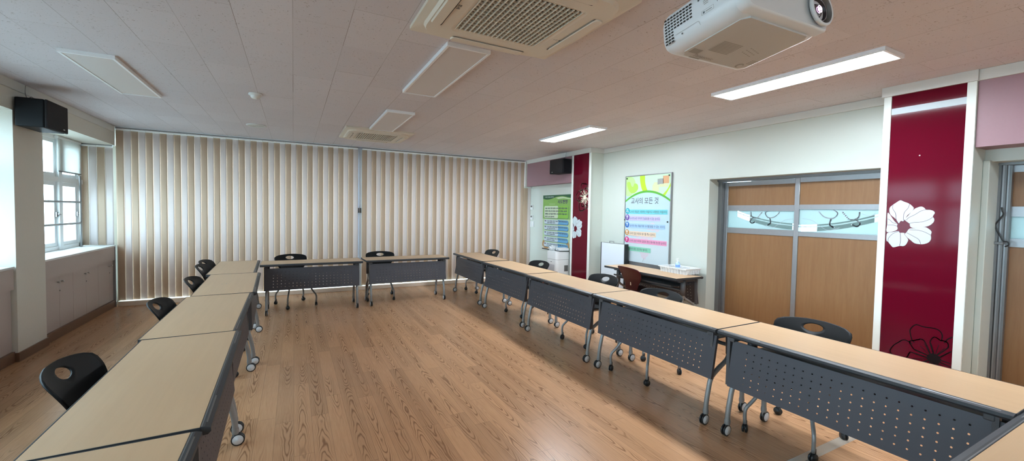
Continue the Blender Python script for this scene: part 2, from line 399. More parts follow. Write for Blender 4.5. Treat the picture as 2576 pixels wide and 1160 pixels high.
# laminate floor: staggered planks along Y with cathedral grain
def floor_mat():
    m = bpy.data.materials.new('oak laminate floor'); nt = NT(m)
    tc = nt.n('ShaderNodeTexCoord'); sp = nt.n('ShaderNodeSeparateXYZ'); nt.l(tc.outputs['Object'], sp.inputs[0])
    x, y = sp.outputs[0], sp.outputs[1]
    W, L = 0.118, 1.20
    ix = nt.m('FLOOR', nt.m('DIVIDE', x, W)); fx = nt.m('SUBTRACT', nt.m('DIVIDE', x, W), ix)
    wn0 = nt.n('ShaderNodeTexWhiteNoise', noise_dimensions='1D'); nt.l(ix, wn0.inputs['W'])
    ys = nt.m('ADD', nt.m('DIVIDE', y, L), wn0.outputs['Value'])
    iy = nt.m('FLOOR', ys); fy = nt.m('SUBTRACT', ys, iy)
    cb = nt.n('ShaderNodeCombineXYZ'); nt.l(ix, cb.inputs[0]); nt.l(iy, cb.inputs[1])
    wn = nt.n('ShaderNodeTexWhiteNoise', noise_dimensions='2D'); nt.l(cb.outputs[0], wn.inputs['Vector'])
    sc = nt.n('ShaderNodeSeparateColor'); nt.l(wn.outputs['Color'], sc.inputs[0]); r1, r2, r3 = sc.outputs
    # local coords
    xl = nt.m('SUBTRACT', fx, nt.m('ADD', 0.3, nt.m('MULTIPLY', r1, 0.4)))
    sgn = nt.m('SUBTRACT', nt.m('MULTIPLY', nt.m('GREATER_THAN', r2, 0.5), 2.0), 1.0)
    cv = nt.n('ShaderNodeCombineXYZ'); nt.l(nt.m('MULTIPLY', x, 9.0), cv.inputs[0]); nt.l(nt.m('ADD', nt.m('MULTIPLY', y, 2.2), nt.m('MULTIPLY', r3, 50)), cv.inputs[1]); nt.l(nt.m('MULTIPLY', r2, 30), cv.inputs[2])
    nz = nt.n('ShaderNodeTexNoise'); nz.inputs['Scale'].default_value = 1.0; nz.inputs['Detail'].default_value = 2.5; nt.l(cv.outputs[0], nz.inputs['Vector'])
    cone = nt.m('MULTIPLY', nt.m('POWER', nt.m('ABSOLUTE', xl), 1.7), 30.0)
    ph = nt.m('ADD', nt.m('ADD', cone, nt.m('MULTIPLY', nt.m('MULTIPLY', y, sgn), 12.0)), nt.m('MULTIPLY', nz.outputs['Fac'], 13.0))
    sn = nt.m('SINE', nt.m('MULTIPLY', ph, 3.1416))
    line = nt.m('POWER', nt.m('MULTIPLY', nt.m('ADD', sn, 1.0), 0.5), 3.5)
    # confine strong figure to some patches
    cv2 = nt.n('ShaderNodeCombineXYZ'); nt.l(nt.m('MULTIPLY', ix, 3.7), cv2.inputs[0]); nt.l(nt.m('MULTIPLY', y, 1.1), cv2.inputs[1])
    pz = nt.n('ShaderNodeTexNoise'); pz.inputs['Scale'].default_value = 1.0; pz.inputs['Detail'].default_value = 0; nt.l(cv2.outputs[0], pz.inputs['Vector'])
    patch = nt.n('ShaderNodeMapRange', interpolation_type='SMOOTHSTEP'); patch.inputs[1].default_value = 0.30; patch.inputs[2].default_value = 0.56; nt.l(pz.outputs['Fac'], patch.inputs[0])
    side = nt.n('ShaderNodeMapRange', interpolation_type='SMOOTHSTEP'); side.inputs[1].default_value = 0.42; side.inputs[2].default_value = 0.16; side.inputs[3].default_value = 0.15; side.inputs[4].default_value = 1.0; nt.l(nt.m('ABSOLUTE', xl), side.inputs[0])
    fig = nt.m('MULTIPLY', nt.m('MULTIPLY', line, patch.outputs[0]), side.outputs[0])
    # fine straight pores
    cv3 = nt.n('ShaderNodeCombineXYZ'); nt.l(nt.m('MULTIPLY', x, 240.0), cv3.inputs[0]); nt.l(nt.m('MULTIPLY', y, 7.0), cv3.inputs[1]); nt.l(nt.m('MULTIPLY', r1, 20), cv3.inputs[2])
    pn = nt.n('ShaderNodeTexNoise'); pn.inputs['Scale'].default_value = 1.0; pn.inputs['Detail'].default_value = 3; nt.l(cv3.outputs[0], pn.inputs['Vector'])
    base = nt.mix(pn.outputs['Fac'], FLOOR_A, FLOOR_B)
    tone = nt.m('ADD', 0.90, nt.m('MULTIPLY', r3, 0.2))
    hs = nt.n('ShaderNodeHueSaturation'); nt.l(tone, hs.inputs['Value']); nt.l(base, hs.inputs['Color'])
    col = nt.mix(nt.m('MULTIPLY', fig, 0.66), hs.outputs[0], FLOOR_D)
    # seams
    sx = nt.m('LESS_THAN', nt.m('MINIMUM', fx, nt.m('SUBTRACT', 1.0, fx)), 0.012)
    sy = nt.m('LESS_THAN', nt.m('MINIMUM', fy, nt.m('SUBTRACT', 1.0, fy)), 0.0014)
    seam = nt.m('MAXIMUM', sx, sy)
    col = nt.mix(nt.m('MULTIPLY', seam, 0.35), col, (0.06, 0.03, 0.018, 1))
    nt.l(col, nt.b.inputs['Base Color'])
    nt.b.inputs['Roughness'].default_value = 0.27; nt.b.inputs['Specular IOR Level'].default_value = 0.22
    bp = nt.n('ShaderNodeBump'); bp.inputs['Strength'].default_value = 0.12; bp.inputs['Distance'].default_value = 0.001
    nt.l(nt.m('SUBTRACT', pn.outputs['Fac'], nt.m('MULTIPLY', seam, 0.8)), bp.inputs['Height']); nt.l(bp.outputs[0], nt.b.inputs['Normal'])
    return m
M['floor'] = floor_mat()

# fissured mineral ceiling tiles 0.325 x 0.63 in half bond
def ceil_mat():
    m = bpy.data.materials.new('mineral ceiling tile'); nt = NT(m)
    tc = nt.n('ShaderNodeTexCoord'); sp = nt.n('ShaderNodeSeparateXYZ'); nt.l(tc.outputs['Object'], sp.inputs[0])
    x, y = sp.outputs[0], sp.outputs[1]
    gx = nt.m('DIVIDE', nt.m('ADD', x, 0.006), 0.3245); ix = nt.m('FLOOR', gx); fx = nt.m('SUBTRACT', gx, ix)
    odd = nt.m('FRACT', nt.m('MULTIPLY', nt.m('ADD', ix, 1.0), 0.5))
    gy = nt.m('ADD', nt.m('DIVIDE', nt.m('SUBTRACT', y, 4.565), 0.63), odd); iy = nt.m('FLOOR', gy); fy = nt.m('SUBTRACT', gy, iy)
    wn = nt.n('ShaderNodeTexWhiteNoise', noise_dimensions='2D'); cb = nt.n('ShaderNodeCombineXYZ'); nt.l(ix, cb.inputs[0]); nt.l(iy, cb.inputs[1]); nt.l(cb.outputs[0], wn.inputs['Vector'])
    sc = nt.n('ShaderNodeSeparateColor'); nt.l(wn.outputs['Color'], sc.inputs[0])
    wx = nt.m('ADD', 0.0055, nt.m('MULTIPLY', sc.outputs[0], 0.007)); wy = nt.m('ADD', 0.0005, nt.m('MULTIPLY', nt.m('POWER', sc.outputs[1], 2.0), 0.0055))
    lx = nt.m('LESS_THAN', fx, wx); ly = nt.m('LESS_THAN', fy, wy)
    seam = nt.m('MULTIPLY', nt.m('MAXIMUM', lx, ly), nt.m('ADD', 0.45, nt.m('MULTIPLY', sc.outputs[2], 0.5)))
    n1 = nt.n('ShaderNodeTexNoise'); n1.inputs['Scale'].default_value = 75; n1.inputs['Detail'].default_value = 3; n1.inputs['Distortion'].default_value = 0.8; nt.l(tc.outputs['Object'], n1.inputs['Vector'])
    n2 = nt.n('ShaderNodeTexNoise'); n2.inputs['Scale'].default_value = 9; nt.l(tc.outputs['Object'], n2.inputs['Vector'])
    th = nt.m('ADD', n1.outputs['Fac'], nt.m('MULTIPLY', nt.m('SUBTRACT', n2.outputs['Fac'], 0.5), 0.15))
    spk = nt.n('ShaderNodeMapRange'); spk.inputs[1].default_value = 0.655; spk.inputs[2].default_value = 0.69; nt.l(th, spk.inputs[0])
    base = nt.mix(sc.outputs[2], (0.635, 0.60, 0.635, 1), (0.675, 0.64, 0.675, 1))
    c = nt.mix(nt.m('MULTIPLY', spk.outputs[0], 0.75), base, (0.24, 0.19, 0.17, 1))
    c = nt.mix(seam, c, (0.22, 0.18, 0.165, 1))
    nt.l(c, nt.b.inputs['Base Color']); nt.b.inputs['Roughness'].default_value = 0.9; nt.b.inputs['Specular IOR Level'].default_value = 0.2
    return m
M['ceiling'] = ceil_mat()

# ------------------------------------------------------------------ room shell
MB().box(-3.1, 5.6, YF - 0.2, 8.9, -0.12, 0).build('floor', M['floor'], kind='structure')
MB().box(-3.1, 5.6, YF - 0.2, 8.9, CZ, CZ + 0.1).build('ceiling', M['ceiling'], kind='structure')
bays = [(6.39, 8.6), (1.49, 5.85), (-3.2, 0.95)]
mb = MB()
for y0, y1 in ((5.85, 6.39), (0.95, 1.49)): mb.box(-3.0, XL, y0, y1, 0, 2.4701)
mb.box(-3.0, XL, YF, 8.6, 2.47, CZ)
mb.box(-3.0, -2.88, YF, 8.6, 0, 0.94)
mb.build('wall_left', M['column'], kind='structure')
MB().box(XL - 0.02, XL + 0.012, YF, YB - 0.05, 2.668, CZ - 0.001, bev=0.004).build('trim_1', M['cornice'], kind='structure')

# windows of the left wall
def window(idx, y0, y1, mull, ej=.06):
    w = struct_root('window_%d' % idx, (XO, 0, 0))
    f = MB(); X0, X1 = -0.05, 0.045; z0, z1 = 0.95, 2.47
    f.box(X0, X1, y0, y1, z0, z0 + 0.05); f.box(X0, X1, y0, y1, z1 - 0.05, z1); f.box(X0, X1, y0, y0 + .06, z0, z1); f.box(X0, X1, y1 - ej, y1, z0, z1)
    f.box(X0, X1 + .012, y0, y1, 1.86, 1.925)
    for m_ in mull: f.box(X0, X1 + 0.02, m_ - 0.045, m_ + 0.045, z0, z1)
    f.build('window_frame', M['upvc'], w)
    ed = [y0 + .06] + [v for m_ in mull for v in (m_ - .045, m_ + .045)] + [y1 - ej]
    for a, b in zip(ed[0::2], ed[1::2]):
        for za, zb in ((1.0, 1.86), (1.925, 2.42)):
            s = MB(); t = 0.05
            s.box(-.03, .03, a, b, za, za + t); s.box(-.03, .03, a, b, zb - t, zb); s.box(-.03, .03, a, a + t, za + t, zb - t); s.box(-.03, .03, b - t, b, za + t, zb - t)
            so = s.build('sash', M['upvc'], w)
            MB().box(-.004, .004, a + t - .005, b - t + .005, za + t - .005, zb - t + .005).build('pane', M['glass'], so)
            if za < 1.5:
                h = MB(); h.box(.03, .05, b - .035, b - .015, 1.39, 1.46, bev=.004); h.tube([(.05, b - .025, 1.425), (.085, b - .025, 1.425), (.085, b - .085, 1.432)], .007, 8)
                h.build('sash_handle', M['alu'], so)
window(1, 6.39, 8.50, [7.77], .17)
window(2, 1.49, 5.85, [2.55, 3.65, 4.75])
window(3, -3.2, 0.95, [-2.1, -1.0, 0.0])

# back wall with the aluminium post that shows between the two blinds
wb_ = MB(); wb_.box(-2.885, -2.36, 8.62, 8.74, 0, CZ); wb_.box(4.70, 5.5, 8.62, 8.74, 0, CZ); wb_.box(-2.36, 4.70, 8.62, 8.74, 0, .12); wb_.box(-2.36, 4.70, 8.62, 8.74, 2.70, CZ)
wb_.build('wall_back', M['cream'], kind='structure')
w4 = struct_root('window_4')
f = MB(); f.box(-2.36, 4.70, 8.64, 8.70, .12, .15); f.box(-2.36, 4.70, 8.64, 8.70, 2.67, 2.70); f.box(-2.36, -2.33, 8.64, 8.70, .12, 2.7); f.box(4.67, 4.70, 8.64, 8.70, .12, 2.7); f.box(1.06, 1.19, 8.64, 8.70, .12, 2.7)
f.build('window_frame', M['upvc'], w4)
for a, b in ((-2.34, 1.07), (1.18, 4.68)): MB().box(a, b, 8.665, 8.671, .14, 2.68).build('pane', M['glass'], w4)
p = MB(); p.box(1.055, 1.195, 8.50, 8.635, 0.08, CZ - .01); p.box(1.12, 1.135, 8.49, 8.50, .08, CZ - .01)
p.build('trim_2', mat('grey post', (0.46, 0.49, 0.55, 1), 0.45), kind='structure')
b_ = MB(); b_.box(-2.40, XF, 8.43, 8.62, 0.0, 0.075, bev=0.004); b_.build('baseboard_back', M['base_cream'], kind='structure')
MB().box(-3.0, 5.5, YF - .12, YF, 0, CZ).build('wall_front', M['cream'], kind='structure')

# right wall: pilasters, wall pieces with the two door openings
mb = MB()
mb.box(XW, XW + .25, 3.85, 6.10, 0, CZ)                       # wall beside the noticeboard
mb.box(XW, XW + .25, 1.80, 3.85, 2.065, CZ)                   # above door 1
mb.box(XP + .012, XW + .25, 6.10, 6.65, 0, CZ)                # far pilaster
mb.box(XP + .012, XW + .25, 1.24, 1.83, 0, CZ)                # near pilaster
mb.box(XF, XW + .25, 6.65, 8.62, 0, CZ)                       # far bay
mb.box(5.05, XW + .25, -0.75, 1.24, 2.05, CZ)                 # above door 2
mb.box(5.05, XW + .25, YF, -0.75, 0, CZ)
mb.build('wall_right', M['cream'], kind='structure')
MB().box(XP, XF + .02, 6.652, YB + .1, 2.157, CZ - .002).build('trim_3', M['pink'], kind='structure')
MB().box(XP + .015, 5.06, YF, 1.238, 2.15, CZ - .002).build('trim_4', M['pink'], kind='structure')
c = MB()
c.box(XP - .012, XW + .02, 6.058, 6.66, 2.674, CZ - .001); c.box(XP - .012, XP + .02, 6.655, YB - .03, 2.674, CZ - .001)
c.box(XW - .028, XW + .02, 1.83, 6.09, 2.675, CZ - .001, bev=.003)
c.box(XP - .02, XW, 1.235, 1.84, 2.672, CZ - .001)
c.box(XP + .0, XP + .03, YF, 1.235, 2.672, CZ - .001, bev=.003)
c.build('trim_5', M['cornice'], kind='structure')
# white strip imitating light that leaks where the blind meets the pink beam
e = MB(); e.box(4.745, XP + .004, 8.40, 8.44, 2.14, 2.73); e.box(4.745, XF, 8.40, 8.44, 2.125, 2.15); e.build('light_leak_strip', M['white_trim'], kind='structure')
# raised casing round door 1 and the moulding on the near pilaster's side
c = MB(); c.box(XW - .008, XW + .02, 3.845, 3.95, 0, 2.155); c.box(XW - .008, XW + .02, 1.83, 3.845, 2.066, 2.155); c.box(5.0, 5.30, 1.20, 1.2399, 0, 2.06, bev=.006)
c.build('trim_7', M['cream'], kind='structure')
# corridor behind the doors
cr = MB(); cr.box(5.36, 8.2, -3, 9, -.12, -.001); cr.box(5.36, 8.2, -3, 9, 2.75, 2.85)
cr.box(8.0, 8.2, -3, 9, 0, .9); cr.box(8.0, 8.2, -3, 9, 2.35, 2.75)
for yy in (-3, -.8, 1.2, 3.1, 4.3, 6.2, 8.2): cr.box(8.0, 8.2, yy, yy + .8, .9, 2.35)
cr.box(5.36, 8.2, 8.9, 9, 0, 2.75); cr.box(5.36, 8.2, -3.1, -3, 0, 2.75)
cr.build('wall_corridor', mat('corridor paint', (0.5, 0.52, 0.5, 1), 0.7), kind='structure')

def leaf(parent, X, y0, y1, zs, stile0, stile1):
    """door leaf between y0 (far) and y1 (near); zs = top, rail, glass top, glass bottom, rail bottom"""
    l = MB()
    yt, ya = max(y0, y1), min(y0, y1); zt, r1, g1, g0, r0 = zs
    l.box(X, X + .04, yt - stile0, yt, 0.02, zt, bev=.004); l.box(X, X + .04, ya, ya + stile1, 0.02, zt, bev=.004)
    l.box(X + .003, X + .037, ya + stile1, yt - stile0, zt - .055, zt); l.box(X + .003, X + .037, ya + stile1, yt - stile0, g1, r1)
    l.box(X + .003, X + .037, ya + stile1, yt - stile0, r0, g0); l.box(X + .003, X + .037, ya + stile1, yt - stile0, .02, .12)
    o = l.build('door_leaf', M['alu'], parent)
    w = MB(); w.box(X + .012, X + .03, ya + stile1, yt - stile0, r1, zt - .055); w.box(X + .012, X + .03, ya + stile1, yt - stile0, .12, r0)
    w.build('wood_panel', M['oak'], o)
    return o
def pane(parent, X, ya, yt, z0, z1, yc, zc):
    g = MB(); g.box(0, .006, ya - yc, yt - yc, z0 - zc, z1 - zc)
    return g.build('glass_pane', M['frosted'], parent, loc=(X, yc, zc))

d1 = struct_root('door_1')
f = MB(); f.box(5.30, 5.40, 3.79, 3.85, 0, 2.065); f.box(5.285, 5.40, 1.80, 3.85, 2.035, 2.066); f.box(5.30, 5.40, 1.80, 1.85, 0, 2.04); f.box(5.27, 5.285, 1.85, 3.85, 2.045, 2.066)
f.build('door_frame', M['alu_dark'], d1)
lf = leaf(d1, 5.355, 3.79, 2.80, (2.03, 1.712, 1.638, 1.405, 1.332), .055, .06)
pane(lf, 5.372, 2.86, 3.735, 1.405, 1.638, 2.80, 1.405)
lf2 = leaf(d1, 5.305, 2.84, 1.85, (2.035, 1.715, 1.658, 1.395, 1.342), .055, .06)
pane(lf2, 5.322, 1.91, 2.785, 1.395, 1.658, 2.80, 1.395)
# vine scrolls etched on the panes
F = Face2D((5.3715, 2.80, 1.405), (0, -1, 0), (0, 0, 1)); v = MB()
def scroll(Fx, mbx, ox, oz, s, mir):
    def tr(pts): return [(ox + mir * px * s, oz + pz * s) for px, pz in pts]
    Fx.line(mbx, smooth_line(tr([(0, .12), (.10, .10), (.18, .04), (.26, 0), (.36, .03)]), 6), .006)
    Fx.line(mbx, smooth_line(tr([(.16, .20), (.22, .14), (.30, .13), (.34, .18), (.30, .22)]), 6), .012)
    Fx.line(mbx, smooth_line(tr([(.38, .20), (.45, .12), (.52, .14), (.53, .20)]), 6), .014)
    Fx.line(mbx, smooth_line(tr([(.50, .12), (.54, .08), (.51, .05), (.47, .07)]), 6), .014)
    Fx.line(mbx, smooth_line(tr([(.28, .12), (.27, .06), (.31, .03)]), 6), .016)
    Fx.line(mbx, smooth_line(tr([(.55, .18), (.62, .16), (.66, .19)]), 6), .005)
for k in (1,): scroll(F, v, -.08, .02, 1.0, -1)
v.build('etched_vine', M['decal_white'], lf)
v = MB(); F = Face2D((5.3215, 2.80, 1.395), (0, -1, 0), (0, 0, 1)); scroll(F, v, .05, .03, 1.05, 1); v.build('etched_vine', M['decal_white'], lf2)

d2 = struct_root('door_2')
f = MB(); f.box(5.22, 5.40, 1.185, 1.239, 0, 2.05)
for k, yy in enumerate((1.16, 1.135)): f.box(5.235 + .03 * k, 5.40, yy, yy + .018, 0, 2.05)
f.box(5.20, 5.40, -.75, 1.239, 2.03, 2.06); f.box(5.2, 5.4, -.75, -.69, 0, 2.05)
f.build('door_frame', M['alu_dark'], d2)
f = MB()
for k, yy in enumerate((1.17, 1.148)): f.box(5.232 + .028 * k, 5.30, yy, yy + .010, 0, 2.04)
f.build('jamb_track', M['alu'], d2)
l3 = leaf(d2, 5.30, 1.17, .22, (2.03, 1.688, 1.605, 1.421, 1.352), .03, .06); pane(l3, 5.317, .28, 1.14, 1.421, 1.605, .2, 1.40)
l4 = leaf(d2, 5.255, .28, -.69, (2.03, 1.688, 1.605, 1.421, 1.352), .055, .06); pane(l4, 5.272, -.63, .225, 1.421, 1.605, .2, 1.40)

# baseboards
b_ = MB()
for y0, y1 in ((5.85, 6.39), (0.95, 1.49)): b_.box(XL - .01, XL + .012, y0 - .012, y1 + .012, 0, .09); b_.box(-2.5, XL - .01, y0 - .012, y0, 0, .09)
for y0, y1 in ((6.40, 8.43), (1.5, 5.84), (-3.2, .94)): b_.box(-2.46, -2.428, y0, y1, 0, .105)
b_.build('baseboard_left', M['base_brown'], kind='structure')
b_ = MB(); b_.box(XW - .012, XW, 3.96, 6.085, 0, .09); b_.box(XF - .012, XF, 6.66, 8.42, 0, .09)
b_.build('baseboard_right', M['base_cream'], kind='structure')
# building across the yard and ground, seen through the window
g = MB(); g.box(-60, -3.2, -40, 60, -4.2, -4.0); g.box(-3.2, 40, 9.2, 60, -4.2, -4.0); g.build('ground', mat('yard', (0.30, 0.30, 0.27, 1), 0.9, noise=.2, nscale=.5), kind='structure')
bld = thing('school_building', 'red brick school building across the yard seen through the left window', 'building', (-16, 22, -4))
bb = MB(); bb.box(-4, 4, -9, 9, 0, 8.2); bb.build('brick_wall', mat('brick', (0.60, 0.40, 0.36, 1), 0.8, noise=.15, nscale=6), bld)
bb = MB(); bb.box(-4.3, 4.3, -9.3, 9.3, 8.2, 8.5); bb.build('roof', mat('roof edge', (0.6, 0.6, 0.6, 1), 0.7), bld)
for iz in range(2):
    for iy in range(4):
        MB().box(3.96, 4.05, -8 + iy * 4.2, -5.4 + iy * 4.2, 1.4 + iz * 3.4, 3.4 + iz * 3.4).build('window', mat('window far', (0.5, 0.6, 0.65, 1), .1), bld)
PETALS = [[(-0.034, 0.031), (-0.052, 0.067), (-0.087, 0.101), (-0.101, 0.13), (-0.101, 0.17), (-0.081, 0.195), (-0.056, 0.217), (-0.03, 0.236), (-0.004, 0.224), (0.032, 0.206), (0.057, 0.18), (0.064, 0.163), (0.048, 0.132), (0.024, 0.103), (0.008, 0.068), (-0.002, 0.051), (-0.019, 0.053)], [(0.008, 0.064), (0.027, 0.098), (0.064, 0.154), (0.09, 0.173), (0.114, 0.18), (0.132, 0.17), (0.144, 0.154), (0.168, 0.152), (0.191, 0.143), (0.2, 0.126), (0.189, 0.096), (0.198, 0.078), (0.196, 0.05), (0.173, 0.021), (0.146, 0.008), (0.104, -0.003), (0.068, -0.007), (0.046, 0.007), (0.041, 0.031)], [(0.043, -0.013), (0.076, -0.009), (0.118, 0.0), (0.146, 0.004), (0.167, -0.009), (0.186, -0.032), (0.183, -0.062), (0.185, -0.095), (0.172, -0.124), (0.145, -0.14), (0.117, -0.144), (0.081, -0.138), (0.054, -0.113), (0.031, -0.091), (0.013, -0.063), (0.024, -0.047)], [(0.009, -0.053), (0.012, -0.068), (0.036, -0.105), (0.036, -0.124), (0.023, -0.157), (0.005, -0.17), (-0.018, -0.17), (-0.06, -0.186), (-0.076, -0.174), (-0.101, -0.139), (-0.113, -0.127), (-0.113, -0.07), (-0.1, -0.056), (-0.065, -0.047), (-0.031, -0.038), (-0.023, -0.052)], [(-0.114, -0.05), (-0.113, 0.025), (-0.115, 0.12), (-0.099, 0.111), (-0.082, 0.081), (-0.061, 0.047), (-0.041, 0.023), (-0.044, 0.008), (-0.039, -0.021), (-0.062, -0.04)]]
VEINS = [[(-0.079, 0.194), (-0.079, 0.16), (-0.056, 0.116), (-0.052, 0.067), (-0.034, 0.031)], [(0.034, 0.204), (0.028, 0.17), (0.004, 0.131), (-0.002, 0.092), (-0.001, 0.056)], [(0.144, 0.154), (0.112, 0.142), (0.071, 0.108), (0.035, 0.084), (0.018, 0.059)], [(0.189, 0.091), (0.164, 0.068), (0.12, 0.048), (0.066, 0.041), (0.041, 0.031)], [(0.183, -0.062), (0.141, -0.037), (0.098, -0.024), (0.043, -0.023)], [(0.122, -0.142), (0.108, -0.105), (0.071, -0.078), (0.026, -0.05)], [(-0.018, -0.167), (-0.014, -0.118), (-0.019, -0.052)], [(-0.101, -0.139), (-0.098, -0.104), (-0.068, -0.062), (-0.031, -0.041)], [(-0.115, 0.068), (-0.097, 0.061), (-0.076, 0.037), (-0.045, 0.025)], [(-0.113, 0.013), (-0.071, 0.014), (-0.044, 0.006)]]
# ------------------------------------------------------------------ training tables
def perforated(width, height, nx, nz, px, pz, mx_, mz, hole, place, th=0.002):
    """sheet with real round holes; place(u, v, w) -> space"""
    mb = MB(); bm = mb.bm
    def cell(u0, u1, v0, v1, hc=None):
        for w, flip in ((0, False), (th, True)):
            out = [(u0, v0), ((u0 + u1) / 2, v0), (u1, v0), (u1, (v0 + v1) / 2), (u1, v1), ((u0 + u1) / 2, v1), (u0, v1), (u0, (v0 + v1) / 2)]
            if hc is None:
                vs = [bm.verts.new(place(u, v, w)) for u, v in ((u0, v0), (u1, v0), (u1, v1), (u0, v1))]
                bm.faces.new(vs[::-1] if flip else vs); continue
            inn = [(hc[0] + hole * math.cos(math.radians(a)), hc[1] + hole * math.sin(math.radians(a))) for a in (225, 270, 315, 0, 45, 90, 135, 180)]
            A = [bm.verts.new(place(u, v, w)) for u, v in out]; B = [bm.verts.new(place(u, v, w)) for u, v in inn]
            for k in range(8):
                q = (A[k], A[(k + 1) % 8], B[(k + 1) % 8], B[k]); bm.faces.new(q[::-1] if flip else q)
            if w == 0: B0 = B
            else:
                for k in range(8): bm.faces.new((B0[k], B0[(k + 1) % 8], B[(k + 1) % 8], B[k]))
    U0 = -width / 2; u_s = U0 + mx_ - px / 2; v_s = mz - pz / 2; u_e = u_s + nx * px; v_e = v_s + nz * pz
    for i in range(nx):
        for j in range(nz):
            u0 = u_s + i * px; v0 = v_s + j * pz; cell(u0, u0 + px, v0, v0 + pz, (u0 + px / 2, v0 + pz / 2))
    cell(U0, u_s, 0, height); cell(u_e, -U0, 0, height); cell(u_s, u_e, 0, v_s); cell(u_s, u_e, v_e, height)
    # folded side lips and edges
    for u in (U0, -U0):
        vs = [bm.verts.new(place(u, v, w)) for v, w in ((0, 0), (height, 0), (height, .022), (0, .022))]; bm.faces.new(vs)
    for v in (0, height):
        vs = [bm.verts.new(place(u, v, w)) for u, w in ((U0, 0), (-U0, 0), (-U0, th + (.012 if v else 0)), (U0, th + (.012 if v else 0)))]; bm.faces.new(vs)
    return mb

def caster_mesh(r, wdt, hub_mi, fork):
    mb = MB()
    for s in (-1, 1):
        x0 = s * .004; x1 = s * (.004 + wdt)
        mb.lathe([(0.0, x0), (r * .93, x0), (r, x0 + s * wdt * .2), (r, x0 + s * wdt * .75), (r * .86, x1), (r * .80, x1)], (0, 0, r), (1, 0, 0), 20, 0)
        mb.lathe([(r * .80, x1 - s * .001), (r * .74, x1 + s * .0015), (r * .30, x1 + s * .002), (r * .26, x1 + s * .0035), (0, x1 + s * .0035)], (0, 0, r), (1, 0, 0), 20, hub_mi)
    if fork:
        mb.lathe([(0.010, -.008), (r * .62, -.008), (r * .62, .008), (0.010, .008)], (0, .004, r * 1.25), (1, 0, 0), 14, 0)
    return mb

L2 = 0.70
def make_table(label, loc, rz):
    t = thing('training_table', label, 'table', loc, rz, 'folding training tables on casters')
    mb = MB(); mb.box(-L2, L2, -.226, .257, .719, .743, bev=.0015, seg=1); mb.build('tabletop', M['maple'], t)
    e = MB()
    e.prism([(-.2262, .7435), (-.240, .7430), (-.2595, .737), (-.2605, .722), (-.250, .711), (-.2262, .711)], 'x', -L2, L2, 0)
    e.prism([(-.2285, .7438), (-.2325, .7437), (-.2325, .7430), (-.2285, .7430)], 'x', -L2 * .995, L2 * .995, 1)
    for a_, b_2 in ((-.66, -.40), (.40, .66)): e.prism([(-.2405, .7433), (-.2455, .7414), (-.2450, .7408), (-.2400, .7426)], 'x', a_, b_2, 1)
    for s in (-1, 1): e.box(s * L2 - .0015 + (s * .0015), s * L2 + .0015 + s * .0015, -.2262, .257, .716, .7434)
    e.box(-L2 - .003, L2 + .003, .257, .261, .714, .7434)
    e.box(-L2 + .003, L2 - .003, -.226, .257, .7145, .719)
    e.build('edge_band', [M['rail'], M['alu_dark']], t)
    sh = MB(); sh.box(-.56, .56, -.188, .19, .605, .611); sh.box(-.56, .56, .186, .19, .611, .628); sh.build('under_shelf', M['sleeve'], t)
    # modesty panel, hung a little inside the front edge and sloping forward at the bottom
    dy, dz = -.052, -.318; Ln = math.hypot(dy, dz)
    uy, uz = -dy / Ln, -dz / Ln
    def place(u, v, w): return (u, -.252 + uy * v + uz * w, .362 + uz * v - uy * w)
    pm = perforated(1.29, Ln, 22, 6, .0508, .043, .112, .052, .0049, place)
    pm.build('modesty_panel', M['panel'], t)
    for s in (-1, 1):
        x = s * .62
        br = MB(); br.box(x - .020, x + .020, -.215, .12, .672, .7145, bev=.006)
        br.tube([(x, .03, .70), (x, .035, .60), (x, .04, .495)], .033, 16)
        br.prism([(-.213, .70), (-.180, .70), (-.180, .66), (-.190, .36), (-.219, .355)], 'x', s * .640 - .011, s * .640 + .011)
        br.build('leg_bracket', M['sleeve'], t)
        f = MB(); f.tube([(x, .035, .52), (x, .0, .455), (x, -.09, .405), (x, -.175, .345), (x, -.205, .25), (x, -.222, .16), (x, -.226, .085)], .0175, 12, smooth_pts=5)
        fo = f.build('leg', M['tube'], t)
        r = MB(); r.tube([(x, .04, .52), (x, .045, .43), (x, .085, .36), (x, .15, .315), (x, .195, .25), (x, .205, .17), (x, .206, .085)], .0175, 12, smooth_pts=5)
        ro = r.build('leg', M['tube'], t)
        for o_, yy in ((fo, -.240), (ro, .22)):
            c = caster_mesh(.040, .012, 1, False)
            c.lathe([(.019, .078), (.021, .10), (.019, .115)], (0, .014 if yy < 0 else -.014, 0), (0, 0, 1), 14, 2)
            c.box(-.006, .006, .0 if yy < 0 else -.03, .03 if yy < 0 else .0, .045, .085, 2)
            c.build('caster', [M['black'], M['hub'], M['tube']], o_, loc=(x, yy, 0))
    b = MB(); b.tube([(-.62, .035, .56), (.62, .035, .56)], .014, 10); b.build('stretcher_bar', M['sleeve'], t)
    return t

R90 = PI / 2
tb = make_table('training table in the right row nearest the camera, its top running off the right edge', (2.975, 1.24, 0), -R90)
def slide(t, d):
    for c in t.children:
        if c.name.startswith('modesty_panel'): c.location.x = d
def table(loc, rz, label, hang=0.0):
    t = dup(tb, loc, rz, label); slide(t, .028 if loc[0] > 2.5 and loc[0] < 3.5 and loc[1] > .5 and loc[1] < 7 else 0)
    if hang:                                                        # panel swung back about its top hinge
        for c in t.children:
            if c.name.startswith('modesty_panel'):
                p_ = Vector((0, -.200, .68)); r_ = Matrix.Rotation(hang, 3, 'X'); c.rotation_euler = (hang, 0, 0); c.location = p_ - r_ @ p_
    return t
slide(tb, .028)
table((2.972, 2.655, 0), -R90, 'second training table of the right row, in front of the double wooden door')
table((2.965, 4.07, 0), -R90, 'third training table of the right row, middle one, opposite the maroon chair')
table((2.985, 5.50, 0), -R90 + .01, 'fourth training table of the right row, opposite the far crimson panel')
